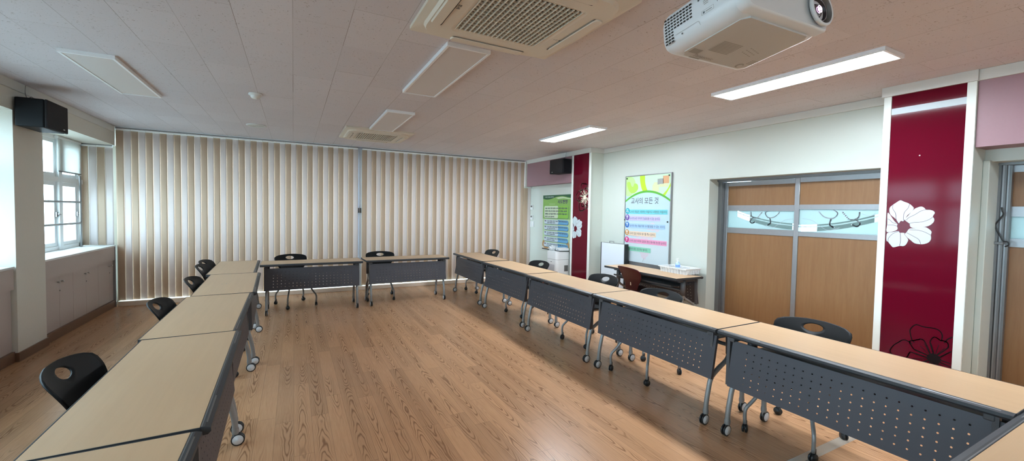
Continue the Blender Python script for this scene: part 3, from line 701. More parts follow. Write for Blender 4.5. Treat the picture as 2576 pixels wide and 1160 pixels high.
table((3.000, 6.965, 0), -R90 - .01, 'farthest training table of the right row, beside the striped blinds')
table((-.56, 1.165, 0), R90, 'nearest training table of the left row, cut off by the bottom edge', .094)
table((-.553, 2.585, 0), R90 + .022, 'second training table of the left row, with one black chair at its near half', .094)
table((-.595, 3.998, 0), R90 + .012, 'third training table of the left row, between the two middle seams', .094)
table((-.605, 5.418, 0), R90 + .035, 'fourth training table of the left row, with a small square mark on its top', .094)
table((-.70, 6.832, 0), R90 + .03, 'farthest training table of the left row, in the corner by the blinds', .094)
table((.27, 7.145, 0), .005, 'left one of the two back training tables facing the camera')
table((1.725, 7.215, 0), .03, 'right one of the two back training tables, its panel shining bluish')
table((2.32, .276, 0), PI, 'training table across the near end, only its corner at bottom right')
table((4.63, 4.43, 0), R90, 'training table pushed against the right wall under the white noticeboard')
# ------------------------------------------------------------------ chairs
def shell(profile, halfw, z0i, hole=None, nu=20):
    pass
def back_point(x, s):
    """s: 0 at the waist .. 1 at the top; returns space point of the back surface"""
    z = .455 + .345 * s
    y = .155 + .125 * s - .045 * math.sin(PI * s) + .012 * s * s
    y -= (abs(x) / .255) ** 2 * .055 * (0.35 + .65 * s)
    return (x, y, z)
def back_half(s):
    pts = [(0, .128), (.12, .135), (.28, .160), (.45, .200), (.60, .230), (.72, .244), (.84, .249), (.90, .242), (.935, .227), (.965, .190), (.985, .135), (1.0, .06)]
    for (a, b), (c, d) in zip(pts, pts[1:]):
        if a <= s <= c: return b + (d - b) * (s - a) / (c - a)
    return pts[-1][1]
def back_mesh(with_hole=True, hole_s=.85, hw=.064, hh=.027):
    mb = MB(); bm = mb.bm; n = 72; ring_pts = []
    H = .345
    outl = []
    N = 60
    right = [(back_half(i / N), i / N) for i in range(N + 1)]
    outl = right + [(-x, s) for x, s in right[::-1]]
    # resample outline by angle about the hole centre
    c = (0.0, hole_s if with_hole else .6)
    def ray(a):
        dx, dz = math.cos(a), math.sin(a); best = None
        P = outl + [outl[0]]
        for (x0, s0), (x1, s1) in zip(P, P[1:]):
            ax, az = x0, (s0 - c[1]) * H; bx, bz = x1, (s1 - c[1]) * H
            ex, ez = bx - ax, bz - az; den = dx * ez - dz * ex
            if abs(den) < 1e-9: continue
            t = (ax * ez - az * ex) / den; q = (ax * dz - az * dx) / den
            if t > 0 and -1e-6 <= q <= 1 + 1e-6 and (best is None or t < best): best = t
        return best
    rings = 9; R = []
    for k in range(n):
        a = 2 * PI * k / n; t1 = ray(a)
        if with_hole: t0 = 1 / math.sqrt((math.cos(a) / hw) ** 2 + (math.sin(a) / hh) ** 2)
        else: t0 = 0.004
        t0 = min(t0, t1 * .8)
        col = []
        for j in range(rings + 1):
            t = t0 + (t1 - t0) * (j / rings)
            x = t * math.cos(a); s = c[1] + t * math.sin(a) / H
            col.append(bm.verts.new(back_point(x, s)))
        R.append(col)
    for k in range(n):
        a, b = R[k], R[(k + 1) % n]
        for j in range(rings):
            f = bm.faces.new((a[j], a[j + 1], b[j + 1], b[j])); f.smooth = True
    if not with_hole: bm.faces.new([R[k][0] for k in range(n)])
    bmesh.ops.recalc_face_normals(bm, faces=bm.faces[:])
    return mb
def seat_mesh():
    mb = MB(); bm = mb.bm
    prof = [(.155, .456, .128), (.148, .440, .135), (.125, .432, .165), (.085, .430, .205), (.0, .432, .232), (-.09, .440, .236), (-.16, .447, .230), (-.205, .446, .214), (-.228, .434, .19), (-.236, .415, .17)]
    rows = []
    for y, z, w in prof:
        rows.append([bm.verts.new((w * u, y, z + .016 * (abs(u) ** 3) * (1 if y < .12 else .4))) for u in [i / 8 for i in range(-8, 9)]])
    for a, b in zip(rows, rows[1:]):
        for k in range(16):
            f = bm.faces.new((a[k], a[k + 1], b[k + 1], b[k])); f.smooth = True
    bmesh.ops.recalc_face_normals(bm, faces=bm.faces[:])
    return mb
def solid(o, th):
    m_ = o.modifiers.new('thickness', 'SOLIDIFY'); m_.thickness = th; m_.offset = 0
    return o
def make_chair(label, loc, rz):
    t = thing('stacking_chair', label, 'chair', loc, rz, 'black plastic chairs with an oval hand hole')
    solid(back_mesh().build('backrest', M['chair'], t), .010)
    solid(seat_mesh().build('seat', M['chair'], t), .010)
    fr = MB(); fr.box(-.13, .13, -.13, .10, .398, .420, bev=.006); fr.build('seat_frame', M['tube'], t)
    for sx in (-1, 1):
        for sy in (-1, 1):
            l = MB(); X, Y = sx * .215, sy * .255 - (.0 if sy < 0 else .01)
            l.tube([(sx * .10, sy * .085, .410), (sx * .125, sy * .115, .385), (sx * .185, sy * .205, .235), (X, Y, .165), (X, Y, .062)], .0125, 10, smooth_pts=4)
            lo = l.build('leg', M['tube'], t)
            c = caster_mesh(.029, .012, 0, True)
            c.tube([(0, .006, .05), (0, .006, .088)], .013, 10)
            co = c.build('caster', [M['black']], lo, loc=(X, Y, 0)); co.rotation_euler = (0, 0, sx * sy * .6 + sx * .3)
    return t
ch = make_chair('black chair at the nearest right-row table, in front of the crimson panel', (3.18, 1.64, 0), -R90 + .10)
def chair(loc, rz, label): return dup(ch, loc, rz, label)
chair((3.085, 2.975, 0), -R90 + .12, 'black chair behind the second right-row table, near the white basket')
chair((3.22, 4.02, 0), -R90 + .08, 'black chair behind the third right-row table, left of the maroon chair')
chair((3.21, 5.54, 0), -R90 + .10, 'black chair behind the fourth right-row table, in front of the air purifier')
chair((3.30, 7.48, 0), -R90 + .10, 'small-looking black chair behind the farthest right-row table')
chair((.03, 7.52, 0), .36, 'black chair turned askew behind the left one of the back tables')
chair((1.36, 7.56, 0), -.14, 'black chair behind the right one of the back tables')
chair((-.745, 2.77, 0), R90 + .0, 'largest black chair, nearest at bottom left, seen from the front')
chair((-.74, 4.30, 0), R90 - .02, 'black chair behind the third left-row table, second from the front')
chair((-.735, 5.52, 0), R90 - .06, 'black chair behind the fourth left-row table, third from the front')
chair((-.84, 6.70, 0), R90 - .08, 'black chair at the farthest left-row table, hiding another chair behind it')
chair((-.885, 7.22, 0), R90 - .12, 'black chair hardly visible behind the chair at the farthest left table')
# maroon shell chair at the wall table
mc = thing('shell_chair', 'glossy maroon shell chair tucked under the wall table', 'chair', (4.535, 4.53, 0), R90 - .12)
solid(back_mesh(False).build('backrest', M['maroon'], mc), .010)
solid(seat_mesh().build('seat', M['maroon'], mc), .010)
s_ = MB()
bp0 = Vector(back_point(0, .20)); s_.box(-.011, .011, bp0.y + .002, bp0.y + .010, bp0.z - .002, bp0.z + .05, bev=.003); so_ = s_.build('back_rivet', M['decal_beige'], mc); so_['label'] = 'pale metal plate on the lower back'
for sx in (-1, 1):
    for sy in (-1, 1):
        l = MB(); l.tube([(sx * .16, sy * .13, .415), (sx * .19, sy * .17, .38), (sx * .215, sy * .23, .02)], .011, 10); l.lathe([(.016, 0), (.016, .03), (.011, .035)], (sx * .216, sy * .232, 0), (0, 0, 1), 12, 1)
        l.build('leg', [M['tube'], M['black']], mc)

# ------------------------------------------------------------------ blinds
def slats(mb, x0, x1, yb, z0, z1, pitch, w, ang, first=0):
    n = int(round((x1 - x0) / pitch)); pitch = (x1 - x0) / n
    ca, sa = math.cos(ang), math.sin(ang)
    for i in range(n):
        cx = x0 + (i + .5) * pitch; mi = (i + first) % 2; prof = []
        for k in range(7):
            u = -1 + k / 3; a = u * w / 2; b = .0018 * (1 - u * u)
            prof.append((cx + a * ca + b * sa, yb - a * sa - b * ca))
        back = [(x + .0008 * sa, y + .0008 * ca) for x, y in prof]
        bm = mb.bm; ring = prof + back[::-1]
        A = [bm.verts.new((x, y, z0)) for x, y in ring]; B = [bm.verts.new((x, y, z1)) for x, y in ring]; n_ = len(ring)
        for k in range(n_):
            f = bm.faces.new((A[k], A[(k + 1) % n_], B[(k + 1) % n_], B[k])); f.material_index = mi; f.smooth = True
        for k in range(6):
            for V, fl in ((A, 0), (B, 1)):
                q = (V[k], V[k + 1], V[n_ - 2 - k], V[n_ - 1 - k]); f = bm.faces.new(q if fl else q[::-1]); f.material_index = mi
        mb.chain = getattr(mb, 'chain', []) + [(cx, yb)]
def blind(name_label, x0, x1, yb, z0, z1, first=0, ang=.13, cat='blind'):
    b = thing('vertical_blind', name_label, cat, ((x0 + x1) / 2, yb, z0), 0, 'striped vertical blinds')
    ox = (x0 + x1) / 2
    s = MB(); slats(s, x0 - ox, x1 - ox, 0, 0, z1 - z0, .0862, .093, ang, first)
    s.build('slats', [M['slat_tan'], M['slat_ivory']], b)
    r = MB(); r.box(x0 - ox, x1 - ox, -.018, .018, z1 - z0 + .022, z1 - z0 + .048, bev=.002); r.build('headrail', M['alu'], b)
    h = MB(); n = int((x1 - x0) / .172)
    for i in range(n):
        a = x0 - ox + i * (x1 - x0) / n; h.box(a + .006, a + (x1 - x0) / n - .002, -.022, -.006, z1 - z0 + .001, z1 - z0 + .023)
    h.build('hanger_strip', M['hanger'], b)
    return b
blind('left vertical blind of tan and ivory slats, lit from the window', -2.40, 1.09, YB, .088, 2.705)
rb = blind('right vertical blind of tan and ivory slats, in the dim back half', 1.165, 4.742, YB, .088, 2.705, 0)
s = MB(); slats(s, 4.75 - 2.9485, 4.925 - 2.9485, 0, 0, 2.125 - .088, .0862, .093, .13, 0); s.build('short_slats', [M['slat_tan'], M['slat_ivory']], rb)
blind('short narrow striped blind inside the left window recess', -2.80, -2.432, YB - .01, .955, 2.43, 0, .12)
lh = thing('window_latch', 'small dark pull latch on the grey post between blinds', 'latch', (1.128, 8.478, 1.54))
k = MB(); k.box(-.035, .035, -.004, .010, -.05, .05, bev=.003); k.build('plate', M['alu'], lh)
for sx in (-1, 1):
    k = MB(); k.box(sx * .018 - .007, sx * .018 + .007, -.018, -.003, -.045, .045, bev=.003); k.build('handle', M['black'], lh)
for sx, nm in ((-1, 'left'), (1, 'right')):
    pass

# roller blind and guard rails at the left window
ro = thing('roller_blind', 'white roller blind half lowered over the left window', 'blind', (-2.755, 8.0, 2.46))
k = MB(); k.box(-.001, .001, -.325, .325, -.455, -.01); k.build('cloth', M['roller'], ro)
k = MB(); k.tube([(0, -.33, -.46), (0, .33, -.46)], .009, 8); k.build('bottom_bar', M['alu_dark'], ro)
k = MB(); k.tube([(-.01, -.335, -.01), (-.01, .335, -.01)], .022, 12); k.build('roller', M['upvc'], ro)
gr = thing('window_guard_rail', 'two metal safety bars across the left window', 'rail', (-2.72, 7.43, .95))
for z in (.645, .345):
    k = MB(); k.tube([(0, -1.02, z), (0, .77, z)], .014, 12); k.build('bar', M['tube'], gr)
for yy in (-1.0, .77):
    k = MB(); k.tube([(0, yy, 0.0), (0, yy, 1.02)], .013, 12); k.build('post', M['tube'], gr)
gr2 = dup(gr, (-2.72, 3.62, .95), 0, 'metal safety bars across the near left window, beyond the frame')
gr2.scale = (1, 2.3, 1)

# ------------------------------------------------------------------ storage cabinets with the sill counter
def cabinet(y0, y1, ys, label):
    t = thing('storage_cabinet', label, 'cabinet', (-2.65, (y0 + y1) / 2, 0), 0, 'low cabinets under the window')
    yc = (y0 + y1) / 2
    b = MB(); b.box(-.215, .186, y0 - yc + .001, y1 - yc - .001, .105, .715); b.build('carcass', M['cabinet'], t)
    for a, c, hs in ((y0, ys, 1), (ys, y1, -1)):
        d = MB(); d.box(.187, .205, a - yc + .0015, c - yc - .0015, .108, .716, bev=.001, seg=1); do = d.build('door', M['cabinet'], t)
        ky = (c - .045 if hs > 0 else a + .045) - yc
        kn = MB(); kn.lathe([(.006, 0), (.006, .012), (.012, .016), (.013, .024), (.006, .028), (0, .028)], (.205, ky, .652), (1, 0, 0), 14); kn.build('knob', M['knob'], do)
        if hs < 0:
            lk = MB(); lk.lathe([(.009, 0), (.009, .004), (0, .004)], (.205, ky - .035, .545), (1, 0, 0), 12); lk.build('lock', M['alu_dark'], do)
    return t
cabinet(6.40, 7.125, 6.78, 'grey two-door cabinet beside the beige column, nearest under the sill')
cabinet(7.125, 7.88, 7.49, 'grey two-door cabinet in the middle under the window sill')
cabinet(7.88, 8.425, 8.28, 'grey two-door cabinet in the far corner beside the blinds')
cabinet(5.04, 5.835, 5.44, 'grey cabinet left of the beige column, at the left edge of the photo')
def counter(y0, y1, label):
    t = thing('sill_counter', label, 'counter', (-2.62, (y0 + y1) / 2, .72), 0)
    h = (y1 - y0) / 2
    b = MB(); b.box(-.255, .205, -h, h, .205, .228, bev=.003); b.build('countertop', M['sill_white'], t)
    b = MB(); b.box(.17, .196, -h, h, .0, .205); b.build('apron', M['cabinet'], t)
counter(6.40, 8.432, 'white window sill counter with grey apron right of the column')
counter(1.50, 5.838, 'white window sill counter left of the column, mostly out of frame')
e = MB(); e.box(-2.47, -2.415, 8.428, 8.452, 0, .95); tag(e.build('end_panel', M['alu']), 'narrow grey end strip closing the cabinets at the blinds', 'trim')

# ------------------------------------------------------------------ crimson decorative panels
def deco(loc, label, far):
    """local x = to the right as seen from the room (-Y), z up; face at local X 0 facing -X"""
    t = thing('decorative_panel', label, 'panel', loc, 0, 'crimson lacquered wall panels')
    h0, h1 = .04 - 0, 2.672
    g = MB(); g.box(0, .010, -.237, .237, h0, h1); g.build('lacquer_glass', M['crimson'], t)
    for s in (-1, 1):
        b = MB(); b.box(-.006, .0105, s * .2655 - .0275, s * .2655 + .0275, h0, h1, bev=.002); b.build('side_strip', M['white_trim'], t)
    return t
def panel_face(px): return Face2D((px, 0, 0), (0, -1, 0), (0, 0, 1))
def white_flower(mb, Fx, cx, cz, s, xmin):
    for p in PETALS:
        q = clip_min(smooth_closed([(cx + a * s, cz + b * s) for a, b in p], 3), xmin)
        if len(q) > 2: Fx.poly(mb, q, 0, 1)
    for v in VEINS:
        Fx.line(mb, smooth_line([(cx + a * s, cz + b * s) for a, b in v], 4), .0032, 1, 2, ok=lambda x, y: x >= xmin)
def line_flower(mb, Fx, cx, cz, R, xmax, rot, w, core, seed):
    rnd = random.Random(seed); ok = lambda x, y: x <= xmax
    for ring, (n, r0, r1) in enumerate(((5, .30, 1.0), (6, .12, .66))):
        for k in range(n):
            a0 = rot + 2 * PI * (k + .5 * ring) / n; hw = PI / n * (1.0 if ring == 0 else .92)
            pts = []
            for i in range(13):
                u = -1 + i / 6; rr = r1 * (1 - .26 * abs(u) ** 3 + .05 * math.sin(5 * u + k)) * (1 + rnd.uniform(-.015, .015))
                pts.append((cx + R * rr * math.cos(a0 + u * hw * .85), cz + R * rr * math.sin(a0 + u * hw * .85)))
            st = (cx + R * r0 * math.cos(a0 - hw * .5), cz + R * r0 * math.sin(a0 - hw * .5)); en = (cx + R * r0 * math.cos(a0 + hw * .5), cz + R * r0 * math.sin(a0 + hw * .5))
            if ring == 0:
                st = (cx + R * .60 * math.cos(a0 - hw * .9), cz + R * .60 * math.sin(a0 - hw * .9)); en = (cx + R * .60 * math.cos(a0 + hw * .9), cz + R * .60 * math.sin(a0 + hw * .9))
            Fx.line(mb, smooth_line([st] + pts + [en], 3), w, 0, 1, ok=ok)
            if ring == 1:
                for d in (-.35, 0, .35):
                    Fx.line(mb, [(cx + R * .14 * math.cos(a0 + d * .5), cz + R * .14 * math.sin(a0 + d * .5)), (cx + R * rnd.uniform(.38, .52) * math.cos(a0 + d), cz + R * .46 * math.sin(a0 + d))], w * .55, 0, 1, ok=ok)
    Fx.poly(mb, [(cx + R * core * (1 + .18 * (i % 2)) * math.cos(2 * PI * i / 24), cz + R * core * (1 + .18 * (i % 2)) * math.sin(2 * PI * i / 24)) for i in range(24)], 0, 2)

dn = deco((XP, 1.534, 0), 'crimson wall panel on the near pillar with a white strip near its top', False)
F = panel_face(-.0006)
w = MB(); w.box(-.0015, -.0002, -.237, .237, 2.505, 2.56); w.build('white_stripe', M['decal_white'], dn)
w = MB(); white_flower(w, F, 1.534 - 1.648, 1.498, 1.0, -.2365); fo = w.build('flower_decal', [M['decal_white'], M['decal_vein']], dn); fo['label'] = 'large white flower with a crimson centre'
w = MB(); line_flower(w, F, 1.534 - 1.405, .392, .275, .2365, 1.9, .0075, .145, 3); fo = w.build('flower_outline', [M['decal_black']], dn); fo['label'] = 'black line drawing of a flower at the bottom'
w = MB(); w.lathe([(0, -.002), (.005, -.001), (.006, 0)], (0, .03, 2.12), (1, 0, 0), 10); w.build('screw_head', M['knob'], dn)
df = deco((XP, 6.352, 0), 'crimson wall panel on the far pillar, beige line flower above white flower', True)
w = MB(); white_flower(w, F, 6.352 - 6.49, 1.262, 1.02, -.2365); fo = w.build('flower_decal', [M['decal_white'], M['decal_vein']], df); fo['label'] = 'white flower cut off at the left'
w = MB(); line_flower(w, F, 6.352 - 6.225, 1.858, .262, .2365, 1.75, .019, .13, 5); fo = w.build('flower_outline', [M['decal_beige']], df); fo['label'] = 'beige line drawing of a flower'
# ------------------------------------------------------------------ posters
def printed(name, col, rough=.45): return mat(name, col, rough)
# white noticeboard on the right wall: face frame with origin at its lower left corner
nb = thing('poster_board', 'tall framed white Korean poster with green leaf header on right wall', 'poster', (XW, 4.98, 0))
BW, B0, B1 = .965, .765, 2.20
b = MB(); b.box(-.022, -.001, -BW / 2, BW / 2, B0, B1); b.build('board', M['paper_white'], nb)
b = MB(); fw = .014
b.box(-.030, -.001, -BW / 2 - fw, -BW / 2, B0 - fw, B1 + fw); b.box(-.030, -.001, BW / 2, BW / 2 + fw, B0 - fw, B1 + fw)
b.box(-.030, -.001, -BW / 2, BW / 2, B0 - fw, B0); b.box(-.030, -.001, -BW / 2, BW / 2, B1, B1 + fw)
b.box(-.026, -.001, -BW / 2 - .03, BW / 2 + .03, B0 - .06, B0 - fw)
b.build('frame', M['alu'], nb)
Fp = Face2D((-.022, BW / 2, B0), (0, -1, 0), (0, 0, 1)); H = B1 - B0
art = MB(); mats = [printed('sky print', (.44, .58, .63, 1)), printed('leaf print light', (.46, .74, .28, 1)), printed('leaf print', (.40, .72, .10, 1)), printed('lime print', (.44, .66, .03, 1)),
        printed('green arc print', (.10, .40, .04, 1)), printed('mint print', (.52, .78, .52, 1)), printed('photo orange', (.62, .34, .17, 1)), printed('photo grey', (.30, .32, .30, 1)), printed('photo cream', (.60, .62, .36, 1)), printed('blossom print', (.58, .52, .58, 1)),
        printed('pale print', (.52, .60, .63, 1)), printed('white print', (.8, .86, .88, 1))]
Fp.rect(art, 0, BW, 0, H, 0, 1)
Fp.rect(art, 0, BW, 0, .40, 10, 1.5)
Fp.rect(art, 0, BW, H - .32, H, 5, 2)
Fp.poly(art, smooth_closed([(.0, H - .30), (.0, H - .02), (.14, H - .01), (.22, H - .10), (.20, H - .22), (.12, H - .32)], 4), 1, 3)
Fp.poly(art, smooth_closed([(.11, H - .27), (.05, H - .20), (.02, H - .10), (.09, H - .09), (.13, H - .16), (.17, H - .17), (.20, H - .12), (.27, H - .14), (.28, H - .22), (.20, H - .28)], 4), 2, 4)
Fp.poly(art, smooth_line([(.32, H), (.33, H - .10), (.37, H - .22), (.44, H - .33)], 6) + smooth_line([(.58, H - .33), (.49, H - .24), (.44, H - .12), (.43, H)], 6), 3, 4)
Fp.poly(art, smooth_line([(.80, H - .33), (.90, H - .24), (.965, H - .13)], 6) + [(.965, H - .19), (.86, H - .34)], 3, 4)
Fp.poly(art, [(.60, H - .29), (.60, H - .17), (.64, H - .12), (.73, H - .13), (.73, H - .27)], 8, 4)
Fp.rect(art, .70, .82, H - .16, H - .07, 7, 5); Fp.rect(art, .81, .93, H - .15, H - .03, 6, 5); Fp.rect(art, .74, .92, H - .20, H - .155, 8, 6)
def arc(yc_off, n=24): return [(BW * i / n, H - .245 - .155 * ((2 * i / n - 1) ** 2) - yc_off) for i in range(n + 1)]
a0, a1 = arc(.0), arc(.035)
Fp.poly(art, a0 + a1[::-1], 4, 7)
Fp.poly(art, a1 + [(BW, H - .46), (0, H - .46)], 0, 6.5)
for cx, cz, r in ((.30, .46, .06), (.22, .47, .05), (.42, .44, .06), (.50, .42, .05), (.62, .60, .07), (.54, .60, .05), (.72, .57, .05), (.60, .44, .05), (.44, .12, .05), (.50, .16, .055), (.40, .18, .04), (.47, .09, .03)):
    Fp.disc(art, cx, cz, r, 9, 2.5 + (cx * 7 % 1), 14)
Fp.line(art, smooth_line([(.80, .36), (.88, .33), (.965, .34)], 4), .008, 9, 4); Fp.line(art, [(.46, .08), (.43, .02)], .006, 7, 4)
bars = [((.16, .56, .62, 1), (.02, .33, .42, 1), .847, .92), ((.52, .46, .76, 1), (.13, .06, .30, 1), .738, .78), ((.34, .52, .80, 1), (.03, .14, .44, 1), .613, .88), ((.72, .56, .42, 1), (.52, .26, .08, 1), .482, .70), ((.74, .30, .48, 1), (.55, .02, .16, 1), .359, .92), ((.22, .56, .40, 1), (.01, .16, .06, 1), .222, .60)]
for i, (cb_, cs, z, wd) in enumerate(bars):
    mats += [printed('bar print %d' % i, cb_), printed('ball print %d' % i, cs, .25)]
    Fp.rect(art, .05, min(BW - .02, wd), z - .045, z + .03, len(mats) - 2, 8)
    Fp.disc(art, .055, z + .005, .050, len(mats) - 1, 9)
    Fp.disc(art, .052, z + .026, .026, len(mats) - 2, 9.5, 16, ry=.016)
art.build('printed_artwork', mats, nb)
def line_of(parent, Fx, name, mats_, calls):
    m_ = MB()
    for a_, k_ in calls: Fx.text(m_, *a_, **k_)
    return m_.build(name, mats_, parent)
line_of(nb, Fp, 'title_lettering', [M['ink']], [(('교사의 모든 것', BW * .45, H - .455, .115, 0, 9, 'CENTER', .001), dict(width=.60))])
sent = ['교사의 마음은 사랑하는 마음이고 사랑받는 마음이다.', '교사의 눈은 아이의 진심을 볼 수 있는 눈이다.', '교사의 귀는 마음 작은 소리를 들을 수 있는 귀이다.', '교사의 입은 희망과 용기를 주는 입이다.', '교사의 손은 아이와 감동과 혼신 봉사에 헌신한 손이다.', '교사의 발은 인도하는 발이다.']
wds = [.80, .66, .77, .57, .80, .42]; icons = ['마음', '눈', '귀', '입', '손', '발']
for (cb_, cs, z, wd), sn, ww, ic in zip(bars, sent, wds, icons):
    line_of(nb, Fp, 'text_line', [M['ink']], [((sn, .115, z - .024, .045, 0, 10, 'LEFT', .0004), dict(width=ww))])
    line_of(nb, Fp, 'icon_letter', [M['decal_white']], [((ic, .055, z - .018, .05 if len(ic) == 1 else .036, 0, 11, 'CENTER', .0006), {})])
mg = MB()
for x, z in ((.03, H - .03), (BW - .03, H - .03), (.0, .70), (BW - .035, .69)):
    mg.lathe([(.012, 0), (.012, .008), (.009, .010), (0, .010)], Fp.p(x, z, 14), (-1, 0, 0), 12)
mg.build('magnets', M['black'], nb)

# green charter poster in the far bay
gp = thing('charter_poster', 'green and blue Korean charter poster on the far right wall', 'poster', (XF, 7.36, 0))
GW, G0, G1 = 1.04, .775, 1.94; GH = G1 - G0
b = MB(); b.box(-.012, -.001, -GW / 2, GW / 2, G0, G1); b.build('board', M['paper_white'], gp)
b = MB(); b.box(-.02, -.001, -GW / 2, GW / 2, G0 - .022, G0); b.build('bottom_rail', M['black'], gp)
Fg = Face2D((-.012, GW / 2, G0), (0, -1, 0), (0, 0, 1)); art = MB()
gm = [printed('grass green', (.22, .42, .09, 1)), printed('pale green', (.44, .58, .34, 1)), printed('dark green', (.018, .10, .04, 1)), printed('vivid green', (.22, .48, .06, 1)), printed('light box', (.56, .66, .46, 1)), printed('pill blue', (.12, .36, .60, 1)), printed('pill white', (.52, .62, .68, 1)), printed('pill shadow', (.05, .12, .14, 1)), printed('photo brown', (.42, .24, .10, 1)), printed('photo pale', (.62, .58, .50, 1)), printed('badge', (.20, .16, .24, 1))]
Fg.rect(art, 0, GW, 0, GH, 1, 1); Fg.rect(art, 0, GW, GH * .56, GH, 0, 2)
Fg.poly(art, [(0, GH), (0, GH - .075)] + smooth_line([(0, GH - .075), (.14, GH - .095), (.32, GH - .085), (.52, GH - .045), (.75, GH - .03), (.95, GH - .06), (GW, GH - .07)], 5) + [(GW, GH)], 2, 4)
Fg.poly(art, smooth_line([(.50, GH - .062), (.75, GH - .045), (.95, GH - .075), (GW, GH - .085)], 5) + [(GW, GH - .10), (.8, GH - .075), (.6, GH - .085)], 4, 3)
Fg.rect(art, .25, .48, GH - .195, GH - .190, 4, 3)
Fg.rrect(art, .065, .985, GH * .575 - .008, GH * .80 - .008, .04, 7, 4); Fg.rrect(art, .055, .975, GH * .575, GH * .80, .04, 3, 5); Fg.rrect(art, .055, .60, GH * .575, GH * .80, .04, 4, 6)
for i in range(5):
    z1 = GH * .545 - i * .124; z0 = z1 - .092
    Fg.rrect(art, .07, .985, z0 - .010, z1 - .010, .043, 7, 4); Fg.rrect(art, .06, .975, z0, z1, .045, 5, 5); Fg.rrect(art, .06, .62, z0, z1, .045, 6, 6)
    Fg.disc(art, .115, z1 - .028, .038, 10, 7, 16, ry=.016)
Fg.rect(art, 0, GW, 0, .045, 9, 3); Fg.disc(art, .05, .09, .055, 8, 2.5, 16, ry=.09); Fg.disc(art, .15, .03, .10, 8, 3.5, 16, ry=.028); Fg.disc(art, .97, .12, .06, 8, 2.2, 16, ry=.08)
art.build('printed_artwork', gm, gp)
line_of(gp, Fg, 'title_lettering', [M['ink']], [(('사도헌장', .94, GH - .178, .085, 0, 8, 'RIGHT', .003), dict(width=.36))])
line_of(gp, Fg, 'text_line', [M['decal_white']], [(('바른 사도를 실천하는', .09, GH - .05, .026, 0, 8, 'LEFT', .0004), dict(width=.34))])
body = ['오늘의 교육은 개인의 성장과 사회의 발전과 내일의 국운을', '좌우한다. 우리는 국민 교육의 수임자로서 존경받는 스승이며,', '신뢰받는 선도자임을 자각한다. 이에 긍지와 사명을 새로이', '명심하고 스승의 길을 밝힌다.']
for i, s_ in enumerate(body): line_of(gp, Fg, 'text_line', [M['ink']], [((s_, .09, GH * .80 - .065 - i * .060, .036, 0, 8, 'LEFT', .0014), dict(width=.84 if i < 3 else .38))])
pills = [('우리는 제자를 사랑하고 개성을 존중하며 한마음 한뜻으로', '명랑한 학풍을 조성한다.'), ('우리는 폭넓은 교양과 부단한 연찬으로 교직의 전문성을', '높여 국민의 사표가 된다.'), ('우리는 원대하고 치밀한 교육계획의 수립과 성실한 실천으로', '맡은 바 책임을 완수한다.'), ('우리는 서로 협동하며 교육의 자주 혁신과 교육자의 지위', '향상에 적극 노력한다.'), ('우리는 가정 교육, 사회 교육과의 유대를 강화하여 복지', '국가 건설에 공헌한다.')]
for i, (s1, s2) in enumerate(pills):
    z1 = GH * .545 - i * .124
    line_of(gp, Fg, 'text_line', [M['ink']], [((s1, .185, z1 - .040, .028, 0, 8, 'LEFT', .001), dict(width=.76)), ((s2, .185, z1 - .075, .028, 0, 8, 'LEFT', .001), dict(width=.32))])
    line_of(gp, Fg, 'icon_letter', [M['decal_white']], [(('%d' % (i + 1), .115, z1 - .036, .022, 0, 8, 'CENTER'), {})])

# thermostats and switch
for z, lb in ((1.68, 'upper of the two small white thermostats beside the blinds'), (1.443, 'lower of the two small white thermostats beside the blinds')):
    t = thing('thermostat', lb, 'thermostat', (XF, 8.385, z), 0, 'wall thermostats')
    b = MB(); b.box(-.018, -.0005, -.055, .055, -.052, .052, bev=.004); b.build('case', M['white_plastic'], t)
    b = MB(); b.box(-.020, -.0175, -.038, .032, .0, .040); b.build('display', M['lens_hood'], t)
    b = MB()
    for k in range(3): b.box(-.020, -.0175, -.03 + k * .022, -.018 + k * .022, -.035, -.025)
    b.build('buttons', M['cornice'], t)
t = thing('light_switch', 'white double light switch below the two thermostats', 'switch', (XF, 8.36, 1.287))
b = MB(); b.box(-.010, -.0005, -.085, .085, -.068, .068, bev=.004); b.build('plate', M['white_plastic'], t)
for s in (-1, 1):
    b = MB(); b.box(-.016, -.0095, s * .04 - .033, s * .04 + .033, -.05, .05, bev=.003); b.build('rocker', M['white_plastic'], t)

# ------------------------------------------------------------------ things along the right wall
ap = thing('air_purifier', 'tall white air purifier with a grille front beside the far pillar', 'air purifier', (4.745, 6.99, 0))
def rr(w0, w1, d0, d1, r, n=6):
    pts = []
    for cx, cy, a0 in ((w1 - r, d0 + r, -90), (w1 - r, d1 - r, 0), (w0 + r, d1 - r, 90), (w0 + r, d0 + r, 180)):
        for i in range(n + 1):
            a = math.radians(a0 + i * 90 / n); pts.append((cx + r * math.cos(a), cy + r * math.sin(a)))
    return pts
b = MB(); b.prism(rr(-.165, .165, -.19, .19, .065), 'z', .012, .63, 0); b.build('lower_body', M['white_plastic'], ap)
b = MB(); b.prism(rr(-.168, .168, -.193, .193, .066), 'z', .636, .788, 0); b.prism(rr(-.15, .15, -.175, .175, .055), 'z', .788, .796, 0); b.build('upper_body', M['white_plastic'], ap)
b = MB(); b.prism(rr(-.155, .155, -.18, .18, .06), 'z', 0, .012, 0); b.prism(rr(-.16, .16, -.185, .185, .06), 'z', .63, .636, 0); b.build('seam_and_base', M['alu_dark'], ap)
b = MB(); b.box(-.1665, -.1645, -.12, .12, .08, .53); 
for i in range(26): b.box(-.1685, -.1665, -.115, .115, .085 + i * .017, .095 + i * .017)
b.build('front_grille', mat('grille plastic', (.52, .53, .56, 1), .5), ap)
b = MB(); b.box(-.1675, -.1648, -.025, .025, .575, .585); b.build('badge', M['ink'], ap)
